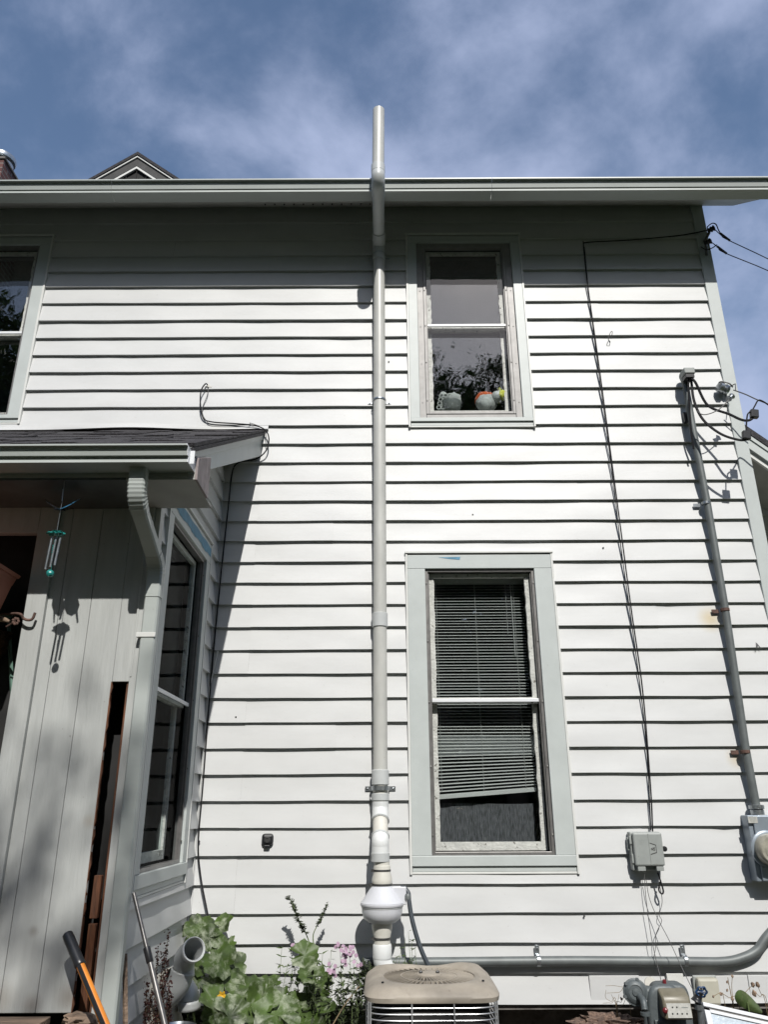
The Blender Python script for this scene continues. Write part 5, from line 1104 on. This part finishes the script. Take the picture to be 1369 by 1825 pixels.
def herb(name, label, cat, spots, seed, lm='leaf2', leafl=(.03, .06), wd=.014, nl=26, fl=None, stemr=.003, lean=.12, group=None, fname='foliage'):
    nl = int(nl*.8)
    rr = random.Random(seed); Lf, Sm, Fl = MB(), MB(), MB(); tops = []
    for (px, py, Y) in spots:
        t_ = W(px, py, Y); b_ = Vector((t_.x+rr.uniform(-lean, lean), Y+rr.uniform(-.03, .08), .02)); m_ = (t_+b_)/2+Vector((rr.uniform(-.04, .04), rr.uniform(-.03, .03), 0))
        P_ = crv([b_, m_, t_], 8); Sm.tube(P_, [stemr, stemr*.35], 5); tops.append(t_)
        for k in range(nl):
            f = rr.uniform(.25, 1)**.7; i = min(len(P_)-1, int(f*len(P_))); an = rr.uniform(0, 6.28)
            blade(Lf, P_[i], Vector((math.cos(an), math.sin(an), rr.uniform(-.2, .9))), rr.uniform(*leafl)*(1.15-f*.5), wd*rr.uniform(.6, 1.2), Vector((rr.uniform(-.5, .5), rr.uniform(-.5, .5), 1)), rr.uniform(-.1, .6))
    c_ = sum((t for t in tops), Vector())/len(tops); E_ = empty(name, (c_.x, c_.y, 0), label, cat, group)
    Lf.build(fname, M[lm], E_); Sm.build('stem', M['stem'] if lm != 'seed' else M['drystem'], E_, sm=True)
    if fl:
        for (px, py, Y, rad, n) in fl:
            c_ = W(px, py, Y); Fl = MB()
            for k in range(n):
                q = c_+Vector((rr.gauss(0, 1), rr.gauss(0, .8), rr.gauss(0, .8)))*rad*.5; nr = Vector((rr.uniform(-.6, .6), -1, rr.uniform(-.1, .9))); u_, v_, n_ = frame(nr, rr.uniform(0, 6))
                for j in range(5):
                    a_ = 2*PI*j/5; d_ = u_*math.cos(a_)+v_*math.sin(a_); e_ = v_*math.cos(a_)-u_*math.sin(a_)
                    Fl.add([q, q+d_*.008+e_*.0065, q+d_*.0135, q+d_*.008-e_*.0065], [(0, 1, 2, 3)])
            Fl.build('flower_head', M['petal'], E_)
    return E_
rs = random.Random(40)
herb('phlox', 'pink phlox flower clump between squash leaves and condenser', 'flowers', [(606, 1690, -.42), (622, 1688, -.42), (598, 1726, -.5), (630, 1712, -.45), (586, 1708, -.4), (612, 1740, -.5), (640, 1730, -.4), (575, 1700, -.35), (588, 1735, -.5)], 61, nl=30, fl=[(622, 1699, -.46, .045, 17), (612, 1712, -.46, .03, 5), (595, 1731, -.52, .045, 9), (602, 1686, -.42, .022, 5), (524, 1688, -.42, .018, 4), (640, 1722, -.42, .02, 4)])
herb('wild_herb', 'bushy narrow-leaved weed left of the pink flowers', 'weed', [(518, 1694, -.35), (524, 1710, -.4), (512, 1722, -.4), (534, 1700, -.35), (502, 1690, -.3), (520, 1740, -.45), (566, 1700, -.3), (575, 1720, -.35), (590, 1695, -.33), (532, 1752, -.5), (498, 1758, -.5), (488, 1755, -.5)], 62, nl=40)
def weed(label, pts, Y, seed, up=.55, ll=(.014, .034)):
    rr = random.Random(seed); P_ = crv([W(x_, y_, Y) for x_, y_ in pts]+[Vector((W(*pts[-1], Y).x+.03, Y, .03))], 9); E_ = empty('tall_weed', (P_[-1].x, Y, 0), label, 'weed')
    s = MB(); s.tube(P_, [.0016, .0048], 6); s.build('stem', M['stem'], E_, sm=True); s = MB(); n = int(len(P_)*up)
    for i in range(n):
        for _ in range(4):
            an = rr.uniform(0, 6.28); blade(s, P_[i]+Vector((0, 0, rr.uniform(-.01, .01))), Vector((math.cos(an), math.sin(an), rr.uniform(-.1, 1.2))), rr.uniform(*ll)*(.6+.7*i/n), .011*(.6+.6*i/n), Vector((rr.uniform(-.5, .5), -.5, 1)), rr.uniform(0, .6))
    s.build('foliage', M['leafdark'], E_)
weed('tall spindly weed stem reaching highest left of the fan, bent tip', [(510, 1601), (517, 1603), (524, 1618), (529, 1632), (536, 1648), (545, 1664), (552, 1682), (560, 1705), (566, 1735)], -.22, 63)
weed('thin seeded weed stem leaning right toward the fan', [(584, 1610), (578, 1624), (571, 1640), (563, 1654), (558, 1668), (560, 1690), (566, 1730)], -.20, 64, .4, (.010, .022))
herb('wild_herb', 'leafy green sprig rising behind the condenser right of the fan elbow', 'weed', [(728, 1660, -.30), (722, 1672, -.30), (716, 1690, -.30), (734, 1676, -.32), (740, 1690, -.3), (708, 1705, -.34), (722, 1708, -.34), (734, 1712, -.34), (700, 1714, -.36)], 65, nl=22, leafl=(.02, .045), wd=.012)
sp = [(rs.uniform(535, 655), rs.uniform(1735, 1800), rs.uniform(-.7, -.25)) for _ in range(46)]+[(rs.uniform(640, 668), rs.uniform(1716, 1760), rs.uniform(-.5, -.25)) for _ in range(16)]
herb('undergrowth', 'dark tangled undergrowth of small leaves left of the condenser', 'undergrowth', sp, 66, lm='leafdark', nl=42, leafl=(.03, .07), wd=.017)['kind'] = 'stuff'
sp = [(rs.uniform(330, 540), rs.uniform(1790, 1830), rs.uniform(-.7, -.2)) for _ in range(40)]
herb('undergrowth', 'shaded low undergrowth beneath the squash leaves', 'undergrowth', sp, 67, lm='leafdark', nl=30, leafl=(.03, .07), wd=.018)['kind'] = 'stuff'
# dry red dock seed stalks
s, st_ = MB(), MB(); rr = random.Random(77); D_ = empty('dock_weed', W(270, 1820, -1.1), 'dried dark red dock weed with seeded stalks beside the pole', 'weed')
for (px, py, bx_) in ((300, 1662, 262), (292, 1700, 258), (281, 1692, 262), (262, 1752, 258), (298, 1716, 268), (290, 1765, 262), (302, 1750, 285), (270, 1770, 256), (262, 1790, 250), (304, 1772, 288)):
    t_ = W(px, py, -1.1); b_ = W(bx_, 1850, -1.12); b_.z = .1; P_ = crv([b_, (t_+b_)/2+Vector((rr.uniform(-.02, .02), 0, 0)), t_], 24); st_.tube(P_, [.003, .001], 5)
    for i in range(8, len(P_)):
        for _ in range(9):
            q = P_[i]+Vector((rr.gauss(0, .006), rr.gauss(0, .006), rr.gauss(0, .012))); n_ = Vector((rr.gauss(0, 1), rr.gauss(0, 1), rr.gauss(0, 1))); u_, v_, w_ = frame(n_, 0); z_ = rr.uniform(.003, .0075)
            s.add([q+u_*z_, q+v_*z_, q-u_*z_, q-v_*z_], [(0, 1, 2, 3)])
s.build('seed_head', M['seed'], D_); st_.build('stem', M['drystem'], D_, sm=True)
# dead stalks over the right skirt board
def stalks(label, lst, Y, heads, r=.0022):
    s = MB(); c_ = W(*lst[0][0], Y); E_ = empty('dead_stalk', (c_.x, Y, 0), label, 'weed')
    for l in lst:
        pts = [W(a, b, Y) for a, b in l]; e = pts[-1].copy(); e.z = .03; s.tube(crv(pts+[e], 5), [r*.7, r], 5)
    s.build('stem', M['drystem'], E_, sm=True); s = MB()
    for px, py, sz in heads: blob(s, W(px, py, Y-.01), sz*.003, sz*.003, sz*.004, .7, 5, 2, px)
    s.build('seed_head', M['oldwood'], E_, sm=True)
stalks('thin dead stalks with dark seed heads behind the storm window', [[(1342, 1756), (1330, 1768), (1326, 1776), (1322, 1800)], [(1351, 1756), (1358, 1772), (1369, 1790)], [(1342, 1764), (1355, 1776), (1365, 1786)], [(1306, 1740), (1307, 1780)], [(1298, 1742), (1304, 1775), (1308, 1790)], [(1272, 1776), (1285, 1770), (1300, 1778), (1318, 1790)], [(1286, 1770), (1292, 1785)], [(1297, 1748), (1305, 1778)]], -.35, [(1343, 1755, 3.5), (1351, 1755, 3.5), (1345, 1770, 4), (1306, 1740, 2), (1272, 1776, 2), (1297, 1750, 2), (1286, 1771, 2.5), (1297, 1765, 2), (1306, 1781, 2.5)])
stalks('twiggy dry weed left of the gas meter over the stump', [[(1080, 1757), (1098, 1757), (1118, 1764), (1112, 1790), (1100, 1810)], [(1082, 1770), (1104, 1769), (1120, 1770)], [(1081, 1764), (1080, 1778), (1090, 1785), (1100, 1790)], [(1104, 1772), (1102, 1785), (1100, 1800)], [(1090, 1772), (1098, 1790), (1100, 1812)], [(1075, 1788), (1090, 1788), (1100, 1796)], [(1113, 1776), (1108, 1786), (1100, 1800)]], -.38, [(1108, 1780, 2.2)], .0016)
s = MB(); Lf_ = MB(); c = W(1333, 1786, -.42); u_, v_, n_ = frame(Vector((-.1, -1, .5)), 0)
vs = [c]; K = 24
for k in range(K): t = 2*PI*k/K; rx = 26*PX(c); ry = 12*PX(c); x, y = rx*math.cos(t), ry*math.sin(t)*(1-.3*math.cos(t)); an = R_(-35); vs.append(c+Vector((x*math.cos(an)-y*math.sin(an), -.02*math.cos(2*t), x*math.sin(an)+y*math.cos(an))))
Lf_.add(vs, [(0, 1+k, 1+(k+1) % K) for k in range(K)]); E_ = empty('broad_leaf_plant', (c.x, -.42, 0), 'single broad green leaf poking up behind the storm window', 'plant'); Lf_.build('foliage', M['leaf2'], E_, sm=True)
s.tube([c, (c.x+.03, -.4, .03)], .004, 6); s.build('stem', M['stem'], E_, sm=True)
wirething('dry_twig', 'pale bare twig slanting through the undergrowth beside the condenser', 'twig', [W(592, 1828, -.75), W(615, 1790, -.7), W(640, 1758, -.65)], .003, 'drystem', 4)
wirething('dry_twig', 'pale bent stalk crossing low behind the large squash leaves', 'twig', [W(508, 1782, -.55), W(525, 1772, -.5), W(534, 1764, -.5)], .003, 'drystem', 4)
p = W(662, 1722, -.10); s = MB(); s.lathe(p, [(.03, 0), (.034, .01), (.034, .04), (.02, .05)], 20, (0, -1, 0)); tag(s.build('round_inlet', M['black'], sm=True), 'round black inlet on the siding behind the foot of the vent pipe', 'inlet')

# ---- trees behind the viewer: they show in the window panes and throw soft dapples on the wing; the belt also cuts low sky light
def tree(x, y, h, R, cz, nb, nl, seed, label, ls=.16):
    G_ = None if label else 'tree belt behind the viewer'; label = label or 'tall leafy tree in the belt that cuts low sky light, partly mirrored in window panes'
    rr = random.Random(seed); E_ = empty('tree', (x, y, 0), label, 'tree', G_); T, Lf = MB(), MB()
    T.tube([Vector((x, y, 0)), Vector((x+.1, y, h*.3)), Vector((x, y+.1, h*.7))], [.28, .07], 12, smooth=4)
    cl_ = []
    for k in range(nb):
        while True:
            v_ = Vector((rr.uniform(-1, 1), rr.uniform(-1, 1), rr.uniform(-1, 1)))
            if v_.length < 1: break
        e = Vector((x, y, cz))+Vector((v_.x*R, v_.y*R, v_.z*(h-cz))); cl_.append(e)
        st = Vector((x, y, max(h*.2, e.z-abs(v_.x*R)*.7-.8))); T.tube([st, (st+e)/2+Vector((0, 0, .2)), e], [.06, .012], 5, smooth=3)
    for c_ in cl_:
        rad = rr.uniform(.35, .75)*(2.2 if ls > .3 else 1)
        for _ in range(nl//nb):
            q = c_+Vector((rr.gauss(0, 1), rr.gauss(0, 1), rr.gauss(0, .7)))*rad*.55
            u_, v_, n_ = frame(Vector((rr.gauss(0, 1), rr.gauss(0, 1), rr.gauss(0, 1)+.5)), rr.uniform(0, 6)); z = ls*rr.uniform(.5, 1)
            Lf.add([q-u_*z*.5, q+v_*z*.28, q+u_*z*.5, q-v_*z*.28], [(0, 1, 2, 3)])
    Lf.build('crown', M['crown'], E_); T.build('trunk', M['bark'], E_, sm=True)
tree(.25, -16, 16.0, 2.0, 13.2, 30, 3600, 2, 'open leafy tree behind the viewer that dapples the wing wall', ls=.2)
tree(3.7, -17.6, 16.0, 2.6, 12.4, 50, 12000, 3, 'leafy tree mirrored in the lower pane of the small upper window', ls=.2)
tree(1.7, -18.8, 16.6, 2.2, 13.2, 34, 8000, 4, 'slimmer tree mirrored at the left of the small upper window', ls=.2)
for q in ((-23, -30), (-18.5, -31), (-14.5, -30.5)): tree(q[0], q[1], 28, 4.5, 18, 70, 9000, int(-q[0]*10), '', ls=.6)
for q in ((1.2, -28), (6.8, -27), (4.2, -31)): tree(q[0], q[1], 17, 3.8, 7.5, 60, 7000, int(q[0]*10), '', ls=.66)
tr_ = random.Random(90)
for k in range(15):
    x_ = -33+k*4.7+tr_.uniform(-.8, .8); y_ = -24+tr_.uniform(-1.5, 1.5)+max(0, abs(x_)-8)*.35
    if x_ < -9: y_ -= 5
    h_t = (abs(y_)-1.5 if x_ < -9 else min(abs(y_)-1.5, 20.0))*tr_.uniform(.9, 1.0)
    tree(x_, y_, h_t, 3.6, h_t*.5, 50, 5600, 100+k, '', ls=.66)
for sx in (-1, 1):  # unseen side trees, added to cut the sky fill on the walls
    for k in range(3): tree(sx*(21+k*2), -15+k*7.5, 17, 3.6, 8.5, 46, 4600, 140+k+sx, '', ls=.7)
